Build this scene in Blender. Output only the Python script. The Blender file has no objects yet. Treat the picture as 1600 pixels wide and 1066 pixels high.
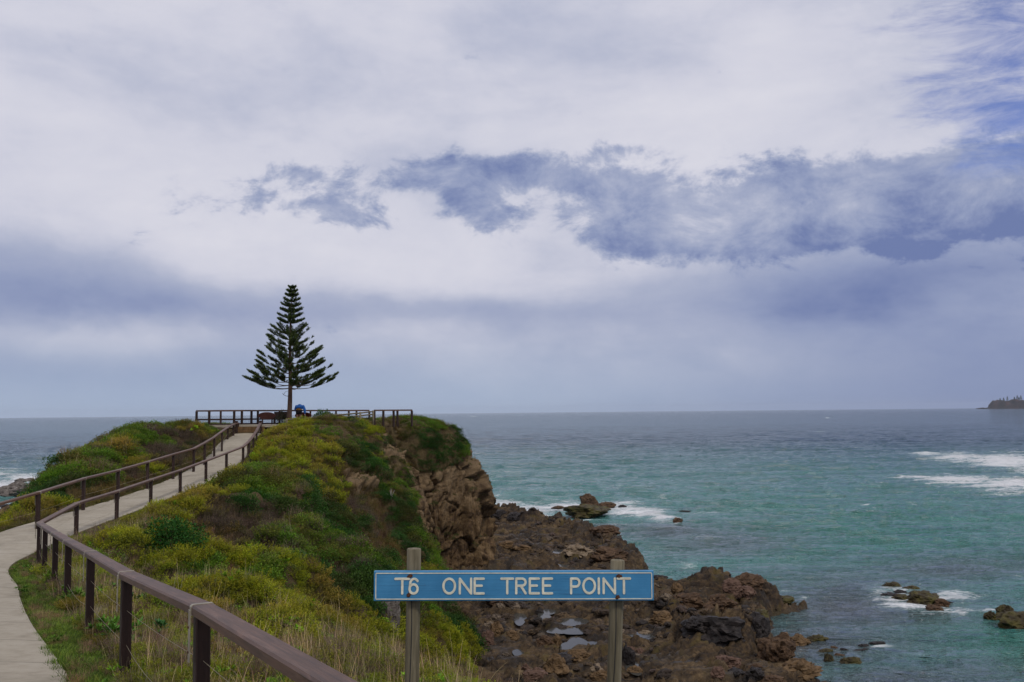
import bpy, math, random
import numpy as np
from mathutils import Matrix, Vector, Euler
from mathutils.bvhtree import BVHTree
R = math.radians
rng = np.random.default_rng(7)
random.seed(7)
SEA = -12.0
scn = bpy.context.scene
col = scn.collection

# ------------------------------------------------------------ camera
F = 1500.0                                   # focal length in photo pixels (1600 wide)
up = Vector((-0.01, 1.0, -0.074)).normalized()
fw = Vector((0, 0, -1)); fw = (fw - up * fw.dot(up)).normalized()
rt = fw.cross(up)
RM = Matrix((rt, fw, up))                    # camera-local -> world
cam_d = bpy.data.cameras.new('camera'); cam = bpy.data.objects.new('camera', cam_d)
col.objects.link(cam); cam.matrix_world = RM.to_4x4()
cam_d.lens = 36.0 * F / 1600.0; cam_d.sensor_width = 36; cam_d.clip_start = .05; cam_d.clip_end = 60000
scn.camera = cam
RMn = np.array(RM)

def ray(px, py): return RM @ Vector(((px - 800) / F, (533 - py) / F, -1.0))
def P(px, py, Y):
    d = ray(px, py); return d * (Y / d.y)
def G(px, py, z=SEA):
    d = ray(px, py); return d * (z / d.z)
def project(X, Y, Z):
    L = np.stack([X, Y, Z], -1) @ RMn        # R^T v
    return 800 + F * L[..., 0] / -L[..., 2], 533 - F * L[..., 1] / -L[..., 2]

# ------------------------------------------------------------ light
scn.view_settings.view_transform = 'Standard'; scn.view_settings.look = 'None'
scn.view_settings.exposure = 0.0; scn.view_settings.gamma = 1
scn.cycles.max_bounces = 6; scn.cycles.diffuse_bounces = 3; scn.cycles.glossy_bounces = 2
SUN_EL, SUN_AZ = R(48), R(150)               # azimuth clockwise from +Y (the view direction)
sd = bpy.data.lights.new('sun', 'SUN'); sd.energy = 1.5; sd.angle = R(10); sd.color = (1.0, .95, .87)
sun = bpy.data.objects.new('sun', sd); col.objects.link(sun)
sv = Vector((math.sin(SUN_AZ) * math.cos(SUN_EL), math.cos(SUN_AZ) * math.cos(SUN_EL), math.sin(SUN_EL)))
sun.rotation_euler = sv.to_track_quat('Z', 'Y').to_euler(); sun.location = sv * 60

# ------------------------------------------------------------ node helper
class NT:
    def __init__(s, nt): s.t = nt
    def n(s, typ, **kw):
        nd = s.t.nodes.new(typ)
        for k, v in kw.items():
            if k == 'i':
                for kk, vv in v.items():
                    if isinstance(vv, bpy.types.NodeSocket): s.t.links.new(vv, nd.inputs[kk])
                    else: nd.inputs[kk].default_value = vv
            else: setattr(nd, k, v)
        return nd
    def m(s, op, a, b=None, c=None, clamp=False):
        nd = s.t.nodes.new('ShaderNodeMath'); nd.operation = op; nd.use_clamp = clamp
        for q, v in enumerate((a, b, c)):
            if v is None: continue
            if isinstance(v, bpy.types.NodeSocket): s.t.links.new(v, nd.inputs[q])
            else: nd.inputs[q].default_value = v
        return nd.outputs[0]
    def mix(s, f, a, b, blend='MIX'):
        nd = s.t.nodes.new('ShaderNodeMix'); nd.data_type = 'RGBA'; nd.blend_type = blend
        for k, v in ((0, f), (6, a), (7, b)):
            if isinstance(v, bpy.types.NodeSocket): s.t.links.new(v, nd.inputs[k])
            else: nd.inputs[k].default_value = (v if k == 0 else (*v[:3], 1))
        return nd.outputs[2]
    def noise(s, vec, scale, detail=4, rough=.55, dist=0.0, lac=2.0):
        nd = s.t.nodes.new('ShaderNodeTexNoise')
        if vec is not None: s.t.links.new(vec, nd.inputs['Vector'])
        nd.inputs['Scale'].default_value = scale; nd.inputs['Detail'].default_value = detail
        nd.inputs['Roughness'].default_value = rough; nd.inputs['Distortion'].default_value = dist
        nd.inputs['Lacunarity'].default_value = lac
        return nd.outputs['Fac']
    def smooth(s, x, a, b, lo=0.0, hi=1.0):
        nd = s.t.nodes.new('ShaderNodeMapRange'); nd.interpolation_type = 'SMOOTHSTEP'
        s.t.links.new(x, nd.inputs[0])
        for k, v in ((1, a), (2, b), (3, lo), (4, hi)): nd.inputs[k].default_value = v
        return nd.outputs[0]
    def ramp(s, x, stops, interp='LINEAR'):
        nd = s.t.nodes.new('ShaderNodeValToRGB'); s.t.links.new(x, nd.inputs[0]); cr = nd.color_ramp
        cr.interpolation = interp
        while len(cr.elements) < len(stops): cr.elements.new(.5)
        for e, (p, c) in zip(cr.elements, stops): e.position = p; e.color = (*c, 1)
        return nd.outputs[0]
    def link(s, a, b): s.t.links.new(a, b)
def lin(r, g, b):
    f = lambda c: c / 12.92 if c <= .04045 else ((c + .055) / 1.055) ** 2.4
    return (f(r / 255), f(g / 255), f(b / 255))

# ------------------------------------------------------------ world: nishita sky seen through broken cloud
w = bpy.data.worlds.new('World'); scn.world = w; w.use_nodes = True
t = NT(w.node_tree); t.t.nodes.clear()
sky = t.n('ShaderNodeTexSky', sky_type='NISHITA', sun_disc=False, sun_elevation=SUN_EL, sun_rotation=SUN_AZ, ozone_density=3.0, air_density=1.0, dust_density=.3)
g = t.n('ShaderNodeTexCoord').outputs['Generated']
nv = t.n('ShaderNodeVectorMath', operation='NORMALIZE', i={0: g}).outputs[0]
sx = t.n('ShaderNodeSeparateXYZ', i={0: nv})
az0 = t.m('ARCTAN2', sx.outputs[0], sx.outputs[1]); el0 = t.m('ARCSINE', sx.outputs[2])
cv = t.n('ShaderNodeCombineXYZ', i={0: az0, 1: t.m('MULTIPLY', el0, 1.55), 2: 0.0}).outputs[0]
wn = t.n('ShaderNodeTexNoise', i={'Vector': cv, 'Scale': 7.0, 'Detail': 5.0, 'Roughness': .6})
ws = t.n('ShaderNodeSeparateXYZ', i={0: wn.outputs['Color']})
az = t.m('MULTIPLY_ADD', t.m('SUBTRACT', ws.outputs[0], .5), .10, az0)
el = t.m('MULTIPLY_ADD', t.m('SUBTRACT', ws.outputs[1], .5), .045, el0)
def blobs(lst):
    tot = None
    for (px, py, rx, ry, amp) in lst:
        d = ray(px, py).normalized(); a0 = math.atan2(d.x, d.y); e0 = math.asin(d.z)
        ca = 1 / (rx / F); ce = 1 / (ry / F)
        u = t.m('MULTIPLY', t.m('SUBTRACT', az, a0), ca); v = t.m('MULTIPLY', t.m('SUBTRACT', el, e0), ce)
        q = t.m('MULTIPLY_ADD', u, u, t.m('MULTIPLY', v, v))
        e = t.m('MULTIPLY', t.m('EXPONENT', t.m('MULTIPLY', q, -1.0)), amp)
        tot = e if tot is None else t.m('ADD', tot, e)
    return tot
soft = blobs([(0, 420, 210, 66, .74), (180, 450, 170, 45, .30), (330, 492, 330, 30, .38), (130, 585, 260, 35, .42), (620, 480, 260, 26, .32), (900, 495, 260, 24, .30),
              (1430, 430, 330, 66, .92), (1600, 520, 300, 70, .45), (1250, 470, 200, 40, .25), (900, 40, 330, 80, .24), (380, 130, 280, 70, .20),
              (1500, 350, 280, 90, .42), (700, 250, 220, 60, .28), (1000, 540, 420, 30, .12),
              (140, 520, 240, 30, -.36), (560, 410, 260, 40, -.20), (1100, 200, 220, 80, -.16), (200, 60, 260, 110, -.12), (780, 360, 60, 30, -.2), (350, 230, 240, 70, -.1)])
crisp = blobs([(490, 272, 74, 24, .85), (535, 325, 66, 26, .95), (390, 320, 80, 34, .62), (320, 285, 110, 30, .42), (715, 272, 100, 42, .92), (745, 335, 62, 42, .85), (800, 262, 70, 32, .72), (640, 270, 60, 34, .5),
               (870, 272, 85, 28, .70), (960, 234, 90, 20, .85), (890, 325, 30, 12, .6), (985, 290, 75, 30, .80), (1050, 348, 175, 50, 1.0), (1250, 325, 270, 62, 1.0),
               (1450, 300, 260, 56, .95), (1600, 310, 170, 66, .95), (150, 210, 40, 12, .3), (540, 440, 60, 14, .25), (1330, 370, 260, 30, .5)])
dn = t.noise(cv, 12.0, 11, .66, .25)
dn2 = t.noise(t.n('ShaderNodeVectorMath', operation='MULTIPLY', i={0: cv, 1: (1, 1.6, 1)}).outputs[0], 3.2, 6, .55, .2)
cm = t.smooth(t.m('ADD', t.m('MULTIPLY', crisp, 1.12), t.m('MULTIPLY', t.m('SUBTRACT', dn, .5), 3.0)), .38, 1.05)
# darkness of the cloud base
hz = t.smooth(el0, 0.0, .16, 1.0, 0.0)
D = t.m('ADD', t.m('MULTIPLY', soft, .64), t.m('MULTIPLY', t.m('SUBTRACT', dn2, .5), 1.15))
D = t.m('ADD', D, t.m('MULTIPLY', hz, .34))
D = t.m('ADD', D, t.m('MULTIPLY', t.m('SUBTRACT', dn, .5), .30))
D = t.m('ADD', D, t.m('MULTIPLY', cm, t.m('ADD', .43, t.m('MULTIPLY', t.m('SUBTRACT', dn, .45), 1.7))))
D = t.m('MULTIPLY', t.m('ADD', D, .30), .80, clamp=True)
cc = t.ramp(D, [(0.0, lin(222, 221, 230)), (.25, lin(206, 207, 221)), (.5, lin(170, 177, 201)), (.75, lin(144, 155, 188)), (1.0, lin(110, 125, 170))])
hcol = t.mix(t.smooth(az0, -.1, .5), lin(163, 179, 203), lin(128, 142, 178))
cc = t.mix(t.m('MULTIPLY', t.smooth(el0, -.005, .105, 1.0, 0.0), .85), cc, hcol)
# blue gaps upper right
gap = blobs([(1600, 60, 105, 85, .85), (1570, 195, 100, 50, .60), (1630, 150, 90, 120, .6), (1470, 130, 80, 120, .3), (1440, 20, 120, 50, .25)])
gm = t.smooth(t.m('ADD', gap, t.m('MULTIPLY', t.m('SUBTRACT', t.noise(t.n('ShaderNodeMapping', i={0: cv, 2: (0, 0, .5), 3: (1, 2.2, 1)}).outputs[0], 9.0, 8, .68, .5), .5), 4.0)), .1, 1.9)
bg1 = t.n('ShaderNodeBackground', i={'Color': cc, 'Strength': 1.0})
bg2 = t.n('ShaderNodeBackground', i={'Color': t.mix(1.0, sky.outputs[0], (.78, .80, 1.30), 'MULTIPLY'), 'Strength': .085})
ms = t.n('ShaderNodeMixShader', i={0: t.m('MULTIPLY', gm, t.smooth(gap, .03, .35, 0, .88)), 1: bg1.outputs[0], 2: bg2.outputs[0]})
t.link(ms.outputs[0], t.n('ShaderNodeOutputWorld').inputs[0])
w.cycles.sampling_method = 'MANUAL'; w.cycles.sample_map_resolution = 256

# ------------------------------------------------------------ numpy noise
def _h(i, j, k, s):
    x = (i.astype(np.int64) * 73856093) ^ (j.astype(np.int64) * 19349663) ^ (k.astype(np.int64) * 83492791) ^ (s * 2654435761 % 2**31)
    x = x & 0xffffffff
    x = ((x ^ (x >> 16)) * 0x45d9f3b) & 0xffffffff
    x = ((x ^ (x >> 16)) * 0x45d9f3b) & 0xffffffff
    return ((x ^ (x >> 16)) & 0xffffff) / float(0x1000000)
def vnoise(p, s=0):
    i = np.floor(p).astype(np.int64); f = p - i; u = f * f * f * (f * (f * 6 - 15) + 10)
    r = 0
    for a in (0, 1):
        for b in (0, 1):
            for c in (0, 1):
                wgt = (u[:, 0] if a else 1 - u[:, 0]) * (u[:, 1] if b else 1 - u[:, 1]) * (u[:, 2] if c else 1 - u[:, 2])
                r = r + wgt * _h(i[:, 0] + a, i[:, 1] + b, i[:, 2] + c, s)
    return r * 2 - 1
def fbm(p, oct=4, s=0, gain=.5):
    a = 1; r = 0; t_ = 0
    for o in range(oct):
        r = r + a * vnoise(p * 2.03 ** o + o * 17.3, s + o); t_ += a; a *= gain
    return r / t_
def ridged(p, oct=4, s=0, gain=.5):
    a = 1; r = 0; t_ = 0
    for o in range(oct):
        r = r + a * (1 - 2 * np.abs(vnoise(p * 2.03 ** o + o * 11.1, s + o))); t_ += a; a *= gain
    return r / t_
def facets(p, s=0):
    """angular block noise: returns (block value incl. tilt, F2-F1 crack distance)"""
    i = np.floor(p).astype(np.int64); n = len(p)
    d1 = np.full(n, 9e9); d2 = np.full(n, 9e9); val = np.zeros(n)
    for a in (-1, 0, 1):
        for b in (-1, 0, 1):
            for c in (-1, 0, 1):
                ci, cj, ck = i[:, 0] + a, i[:, 1] + b, i[:, 2] + c
                q = np.stack([ci + _h(ci, cj, ck, s), cj + _h(ci, cj, ck, s + 1), ck + _h(ci, cj, ck, s + 2)], -1)
                df = p - q; d = (df * df).sum(1)
                tl = np.stack([_h(ci, cj, ck, s + 3), _h(ci, cj, ck, s + 4), _h(ci, cj, ck, s + 5)], -1) * 2 - 1
                v = (_h(ci, cj, ck, s + 6) * 2 - 1) + (tl * df).sum(1) * 1.5
                c1 = d < d1
                d2 = np.where(c1, d1, np.minimum(d2, d)); val = np.where(c1, v, val); d1 = np.where(c1, d, d1)
    return val, np.sqrt(d2) - np.sqrt(d1)
def sstep(x, a, b):
    x = np.clip((x - a) / (b - a), 0, 1); return x * x * (3 - 2 * x)

# ------------------------------------------------------------ object helpers
def tag(o, label=None, cat=None, group=None, kind=None):
    if label: o['label'] = label
    if cat: o['category'] = cat
    if group: o['group'] = group
    if kind: o['kind'] = kind
    return o
def link(o, parent=None):
    col.objects.link(o)
    if parent: o.parent = parent
    return o
def empty(name, loc=(0, 0, 0), rz=0):
    o = bpy.data.objects.new(name, None); o.location = loc; o.rotation_euler.z = rz; o.empty_display_size = .2
    return link(o)
def copy_tree(o, parent=None):
    c = o.copy(); link(c, parent)
    for ch in list(o.children): copy_tree(ch, c)
    return c
def np_mesh(name, V, Fq, mat=None, smooth=True, attrs=None):
    me = bpy.data.meshes.new(name)
    V = np.asarray(V, dtype=np.float32); Fq = np.asarray(Fq, dtype=np.int32); k = Fq.shape[1]
    me.vertices.add(len(V)); me.vertices.foreach_set('co', V.ravel())
    me.loops.add(Fq.size); me.loops.foreach_set('vertex_index', Fq.ravel())
    me.polygons.add(len(Fq)); me.polygons.foreach_set('loop_start', np.arange(0, Fq.size, k, dtype=np.int32))
    me.update(calc_edges=True)
    me.polygons.foreach_set('use_smooth', np.full(len(Fq), smooth))
    for nme, arr in (attrs or {}).items():
        if arr.ndim == 1:
            a = me.attributes.new(nme, 'FLOAT', 'POINT'); a.data.foreach_set('value', arr.astype(np.float32))
        else:
            a = me.attributes.new(nme, 'FLOAT_COLOR', 'POINT'); a.data.foreach_set('color', arr.astype(np.float32).ravel())
    if mat: me.materials.append(mat)
    return me
def grid_faces(nr, nc):
    i = np.arange(nr - 1)[:, None] * nc + np.arange(nc - 1)[None]
    return np.stack([i, i + 1, i + nc + 1, i + nc], -1).reshape(-1, 4)
class MB:
    """collects prisms / boxes / tubes into one mesh with uv (u = across, v = along, metres)"""
    def __init__(s): s.v = []; s.f = []; s.uv = []; s.sm = []
    def prism(s, prof, path, upv=(0, 0, 1), cap=True, smooth=False, scales=None):
        prof = [Vector((a, b)) for a, b in prof]; n = len(prof); base = len(s.v)
        path = [Vector(p) for p in path]; L = 0; per = [0]
        for q in range(n): per.append(per[-1] + (prof[(q + 1) % n] - prof[q]).length)
        off = random.random() * 10; Ls = []
        for k, p in enumerate(path):
            if k == 0: d = path[1] - p
            elif k == len(path) - 1: d = p - path[-2]
            else: d = (path[k + 1] - p).normalized() + (p - path[k - 1]).normalized()
            d.normalize(); u_ = Vector(upv)
            if abs(d.dot(u_)) > .99: u_ = Vector((0, 1, 0))
            sd_ = d.cross(u_).normalized(); u2 = sd_.cross(d).normalized()
            sc = scales[k] if scales else 1
            st = 1.0
            if 0 < k < len(path) - 1:
                cs = (path[k + 1] - p).normalized().dot(d); st = 1 / max(.5, cs)
            if k: L += (p - path[k - 1]).length
            Ls.append(L + off)
            for c in prof: s.v.append(p + sd_ * c.x * sc * st + u2 * c.y * sc)
        for k in range(len(path) - 1):
            for q in range(n):
                a = base + k * n + q; b = base + k * n + (q + 1) % n
                s.f.append((a, b, b + n, a + n)); s.sm.append(smooth)
                s.uv.append(((per[q], Ls[k]), (per[q + 1], Ls[k]), (per[q + 1], Ls[k + 1]), (per[q], Ls[k + 1])))
        if cap:
            for k, rev in ((0, True), (len(path) - 1, False)):
                idx = [base + k * n + q for q in range(n)]
                if rev: idx = idx[::-1]
                s.f.append(tuple(idx)); s.sm.append(False); s.uv.append(tuple((s.v[i].x, s.v[i].y) for i in idx))
        return s
    def tube(s, path, r, n=8, scales=None, cap=True):
        return s.prism([(r * math.cos(2 * math.pi * q / n), r * math.sin(2 * math.pi * q / n)) for q in range(n)], path, cap=cap, smooth=n > 5, scales=scales)
    def box(s, c, size, bev=.006):
        x, y, z = size[0] / 2, size[1] / 2, size[2] / 2; c = Vector(c)
        return s.prism(rrect(x, y, bev), [c - Vector((0, 0, z)), c + Vector((0, 0, z))], upv=(0, 1, 0))
    def build(s, name, mat, parent=None):
        me = bpy.data.meshes.new(name); me.from_pydata([tuple(v) for v in s.v], [], s.f); me.update()
        uvl = me.uv_layers.new(name='UVMap'); flat = []
        for u in s.uv:
            for a in u: flat += [a[0], a[1]]
        uvl.data.foreach_set('uv', flat)
        me.polygons.foreach_set('use_smooth', s.sm)
        me.materials.append(mat); o = bpy.data.objects.new(name, me)
        return link(o, parent)
def rrect(x, y, b):
    if b <= 0: return [(-x, -y), (x, -y), (x, y), (-x, y)]
    return [(-x + b, -y), (x - b, -y), (x, -y + b), (x, y - b), (x - b, y), (-x + b, y), (-x, y - b), (-x, -y + b)]

# ------------------------------------------------------------ materials
def mat(name, rough=.8, spec=.3):
    m = bpy.data.materials.new(name); m.use_nodes = True; n = NT(m.node_tree)
    b = m.node_tree.nodes['Principled BSDF']; b.inputs['Roughness'].default_value = rough
    b.inputs['Specular IOR Level'].default_value = spec
    return m, n, b
def bump(n, b, h, strength, dist=.02):
    bp = n.n('ShaderNodeBump', i={'Strength': strength, 'Distance': dist, 'Height': h}); n.link(bp.outputs[0], b.inputs['Normal'])
def wood(name, c1, c2, rough=.6, spec=.3, bumps=.4, sx_=45, sy_=2.2, knots=False):
    m, n, b = mat(name, rough, spec)
    uv = n.n('ShaderNodeTexCoord').outputs['UV']
    sc = n.n('ShaderNodeMapping', i={0: uv, 3: (sx_, sy_, 1)}).outputs[0]
    a = n.noise(sc, 1.0, 6, .65, .6); big = n.noise(n.n('ShaderNodeMapping', i={0: uv, 3: (6, 1.2, 1)}).outputs[0], 1.0, 4, .6)
    f = n.m('ADD', n.m('MULTIPLY', a, .65), n.m('MULTIPLY', big, .55))
    wc = n.ramp(f, [(.38, c1), (.78, c2)])
    fd = n.noise(n.n('ShaderNodeMapping', i={0: uv, 3: (9, .9, 1)}).outputs[0], 1.0, 7, .7, .8)
    n.link(n.mix(n.smooth(fd, .53, .70, 0, .5), wc, tuple(min(1, c * 1.5 + .03) for c in c2)), b.inputs['Base Color'])
    bump(n, b, n.m('ADD', a, fd), bumps * 1.6, .005)
    return m
M = {}
M['rail'] = wood('stained_rail_timber', (.030, .015, .009), (.140, .072, .045), .5, .35)
M['post'] = wood('dark_post_timber', (.012, .006, .005), (.040, .020, .015), .6, .3)
M['greypost'] = wood('weathered_grey_timber', (.050, .042, .024), (.230, .198, .132), .85, .2, .8, 30, 1.5)
M['sleeper'] = wood('brown_sleeper_timber', (.05, .028, .012), (.17, .10, .045), .8, .2, .6, 2.2, 30)
def plain(name, c, rough=.6, metal=0.0, var=.25, sc=14):
    m, n, b = mat(name, rough); b.inputs['Metallic'].default_value = metal
    o = n.n('ShaderNodeTexCoord').outputs['Object']; f = n.noise(o, sc, 5, .6)
    n.link(n.ramp(f, [(.3, tuple(x * (1 - var) for x in c)), (.7, tuple(min(1, x * (1 + var)) for x in c))]), b.inputs['Base Color'])
    bump(n, b, f, .15, .01)
    return m
M['strap'] = plain('galvanised_strap', (.30, .27, .21), .5, .3)
M['wire'] = plain('wire', (.36, .30, .20), .5, .6)
M['white'] = plain('sign_white_paint', (.62, .60, .48), .6, 0, .18, 30)
M['rust'] = plain('rusty_steel', (.07, .028, .014), .9, 0, .6, 60)
M['skin'] = plain('skin', (.42, .24, .17), .6)
M['shirt'] = plain('blue_shirt', (.02, .12, .42), .8)
M['belt'] = plain('orange_band', (.55, .26, .03), .8)
M['shorts'] = plain('dark_shorts', (.02, .015, .015), .8)
M['hair'] = plain('hair', (.05, .03, .02), .8)
M['panel'] = plain('brown_panel', (.085, .032, .028), .6)
M['panelred'] = plain('red_brown_panel', (.11, .022, .015), .6)
M['black'] = plain('wetsuit', (.012, .014, .018), .6)
M['boardw'] = plain('surfboard', (.15, .16, .17), .5)
M['bark'] = plain('pine_bark', (.085, .050, .035), .9, 0, .45, 9)
M['deadwood'] = plain('dead_branch', (.36, .33, .30), .9)
# ============================================================ STRUCTURE: headland
# cross sections of the headland: at each Y, twelve matching points (X, z), camera height = 0, sea = -12
ST = {
 -16: [(-34,-13),(-26,-9),(-18,-4),(-11,-2.4),(-6,-1.9),(-1,-1.6),(1.4,-1.6),(5,-1.7),(8,-2.4),(11,-5.5),(14,-9.5),(17,-12.5)],
 -6: [(-32,-13),(-24,-8.5),(-16,-3.6),(-9,-2.3),(-4,-1.9),(.8,-1.62),(3.1,-1.62),(4.6,-1.7),(6,-2.6),(8.5,-5.5),(11,-9.5),(14,-12.3)],
 0: [(-32,-13),(-24,-8.5),(-16,-3.6),(-9,-2.4),(-5,-2),(-1.75,-1.75),(.5,-1.7),(2.4,-1.8),(3.6,-2.6),(6,-5.5),(9,-9.5),(12,-12)],
 5: [(-34,-13),(-25,-9),(-17,-3.8),(-11,-2.7),(-7,-2.3),(-4.4,-2.2),(-1.85,-2.2),(.9,-2.3),(1.9,-3.0),(4.3,-6),(7.2,-9.8),(9.5,-12)],
 10: [(-34,-13),(-26,-9),(-18,-3.9),(-13,-3.1),(-9.5,-2.75),(-7.1,-2.65),(-4.56,-2.65),(-1.5,-2.85),(.25,-3.2),(2.0,-6.2),(4.2,-9.6),(6.4,-12)],
 14: [(-34,-13),(-26.5,-9),(-19,-3.9),(-15.5,-3.3),(-12,-3.0),(-9.3,-2.92),(-6.95,-2.92),(-4,-3.1),(-2.0,-3.45),(-.2,-6),(1.8,-9),(3.6,-12)],
 18: [(-34,-13),(-26,-9.5),(-19.5,-5.4),(-17,-4.1),(-14.2,-3.4),(-11.3,-3.2),(-9.15,-3.2),(-6,-3.45),(-3.8,-4.1),(-1.9,-6.5),(.2,-9),(2.2,-11.9)],
 24: [(-34,-13),(-26,-10),(-19.4,-6),(-16.4,-4.7),(-15.3,-3.8),(-14.2,-3.5),(-12.15,-3.5),(-9.5,-3.8),(-6.8,-4.8),(-4.4,-6.9),(-2.2,-9.2),(-.2,-11.8)],
 30: [(-34,-13),(-25.5,-10),(-20,-6),(-17.3,-4.75),(-16.3,-3.8),(-15.2,-3.36),(-12.9,-3.38),(-10.7,-3.7),(-8,-4.9),(-5.2,-7.0),(-2.9,-9.5),(-1,-11.6)],
 36: [(-35,-13),(-25.5,-9.5),(-19.6,-5.6),(-17.9,-3.8),(-16.8,-3.35),(-15.2,-3.2),(-13.1,-3.2),(-11,-3.4),(-8.6,-4.3),(-5.9,-6.1),(-3.4,-8.8),(-1.6,-11.5)],
 43: [(-36,-13),(-26.5,-8.8),(-21.2,-3.9),(-19.2,-2.15),(-17.4,-2.5),(-15.3,-2.85),(-13.3,-2.85),(-11.3,-3),(-8.8,-4.1),(-6,-6.3),(-3.8,-8.9),(-2.0,-11.5)],
 50: [(-38,-13),(-28,-8),(-22.5,-2.9),(-19.6,-1.25),(-17.6,-1.7),(-15.9,-2.2),(-13.9,-2.25),(-11.8,-2.25),(-9.3,-3.6),(-7,-5.6),(-4.8,-8.4),(-2.8,-11.5)],
 56: [(-40,-13),(-30,-6),(-23,-1.5),(-19.6,-.8),(-18,-1.0),(-16.9,-1.55),(-15.3,-1.55),(-12.8,-1.0),(-10,-2.0),(-7.8,-4.3),(-5.4,-7.6),(-3.6,-11.5)],
 59: [(-40,-13),(-31,-6),(-23.5,-1.3),(-20,-.75),(-18.4,-.8),(-17.1,-1.28),(-15.5,-1.28),(-12.8,-.42),(-9.8,-.75),(-7.7,-3.6),(-5.7,-7),(-4.3,-11.5)],
 60: [(-40,-13),(-31,-6),(-23.8,-1.3),(-20,-.75),(-18.4,-.75),(-17,-.76),(-15.3,-.76),(-12.8,-.36),(-9.6,-.55),(-7.6,-3.2),(-5.7,-7),(-4.5,-11.5)],
 65: [(-40,-13),(-31,-6),(-24,-1.3),(-20,-.8),(-18,-.78),(-16,-.76),(-14,-.74),(-10.2,-.45),(-8.5,-1.6),(-7.1,-4.0),(-5.9,-7.4),(-4.9,-11.5)],
 66.3: [(-40,-13),(-31,-6),(-24,-1.4),(-20,-.9),(-18,-.85),(-15,-.8),(-12,-.78),(-9.3,-.45),(-7.2,-1.0),(-5.4,-3.3),(-4.1,-6.6),(-3.2,-11.5)],
 67.6: [(-41,-13),(-32,-6.5),(-24.5,-1.8),(-20,-1.1),(-17.5,-1),(-14.5,-.9),(-11.5,-.9),(-8.2,-.40),(-5.5,-.90),(-3.75,-2.7),(-2.6,-6.0),(-1.75,-11.5)],
 70: [(-41,-13),(-32,-6.5),(-24.5,-1.8),(-20,-1.1),(-17.5,-1),(-14.5,-.9),(-11.5,-.9),(-8.2,-.40),(-5.2,-.95),(-3.5,-2.8),(-2.3,-6.0),(-1.5,-11.5)],
 75: [(-41,-13),(-33,-8),(-26,-3),(-21,-2),(-18,-1.5),(-14,-1.2),(-11,-1),(-8,-.8),(-5.4,-1.5),(-4,-3.7),(-3,-6.8),(-2,-11.7)],
 83: [(-40,-13),(-34,-11.5),(-28,-9),(-24,-8),(-20,-7),(-16,-6.5),(-13,-6),(-11,-6),(-9,-7),(-7.3,-8.5),(-5.8,-10),(-4,-12)],
 92: [(-40,-13),(-35,-13),(-30,-13),(-25,-12.8),(-21,-12.6),(-17,-12.6),(-14,-12.5),(-12,-12.5),(-10,-12.5),(-8,-12.5),(-6.5,-12.5),(-5,-12.6)],
}
ys = np.array(sorted(ST), float); tab = np.array([ST[k] for k in sorted(ST)], float)
def herm(x, xs, v):
    """monotone-ish cubic interpolation of rows v at xs"""
    h = np.diff(xs)[:, None, None] if v.ndim == 3 else np.diff(xs)[:, None]
    dl = np.diff(v, axis=0) / h
    m_ = np.zeros_like(v); m_[1:-1] = np.where(dl[:-1] * dl[1:] > 0, 2 * dl[:-1] * dl[1:] / (dl[:-1] + dl[1:] + 1e-12), 0)
    m_[0] = dl[0]; m_[-1] = dl[-1]
    k = np.clip(np.searchsorted(xs, x) - 1, 0, len(xs) - 2)
    hh = (xs[k + 1] - xs[k]); s_ = (x - xs[k]) / hh
    sh = (-1,) + (1,) * (v.ndim - 1); s_ = s_.reshape(sh); hh = hh.reshape(sh)
    return (2*s_**3 - 3*s_**2 + 1) * v[k] + (s_**3 - 2*s_**2 + s_) * hh * m_[k] + (-2*s_**3 + 3*s_**2) * v[k+1] + (s_**3 - s_**2) * hh * m_[k+1]
def ctrl(y): return herm(np.atleast_1d(np.asarray(y, float)), ys, tab)       # (n,12,2)
def path_z(y): c_ = ctrl(y); return (c_[:, 5, 1] + c_[:, 6, 1]) / 2

NSEG = [14, 26, 34, 26, 22, 12, 34, 44, 52, 60, 66]
rows = np.unique(np.concatenate([np.arange(-16, 6, .6), np.arange(6, 56, .16), np.arange(56, 65, .11), np.arange(65, 68, .045), np.arange(68, 76, .11), np.arange(76, 92, .35)]))
C_ = ctrl(rows)
cols_ = []; sparm = []
for k, n_ in enumerate(NSEG):
    f_ = np.arange(n_) / n_
    a = C_[:, k][:, None]; b = C_[:, k + 1][:, None]
    # catmull-rom across for smooth shoulders (not for the path bench)
    pa = C_[:, max(k - 1, 0)][:, None]; pb = C_[:, min(k + 2, 11)][:, None]; ff = f_[None, :, None]
    m1 = (b - pa) * .5; m2 = (pb - a) * .5
    lim = 1.4 * np.abs(b - a)
    m1 = np.clip(m1, -lim, lim); m2 = np.clip(m2, -lim, lim)
    if k == 5: cr_ = a + (b - a) * ff
    else: cr_ = (2*ff**3-3*ff**2+1)*a + (ff**3-2*ff**2+ff)*m1 + (-2*ff**3+3*ff**2)*b + (ff**3-ff**2)*m2
    cols_.append(cr_); sparm.append(k + f_)
cols_.append(C_[:, 11][:, None]); sparm.append(np.array([11.]))
XZ = np.concatenate(cols_, 1); sp = np.concatenate(sparm); nr, nc = XZ.shape[:2]
base = np.stack([XZ[..., 0], np.broadcast_to(rows[:, None], (nr, nc)), XZ[..., 1]], -1)
S_ = np.broadcast_to(sp[None], (nr, nc)); Yr = base[..., 1]
du = np.gradient(base, axis=0); dv = np.gradient(base, axis=1)
N_ = np.cross(dv, du); N_ /= np.linalg.norm(N_, axis=-1, keepdims=True) + 1e-9
N_ *= np.where(N_[..., 2:3] < 0, -1, 1)
p_ = base.reshape(-1, 3); Sf = S_.reshape(-1); Yf = Yr.reshape(-1); Nf = N_.reshape(-1, 3)

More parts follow.
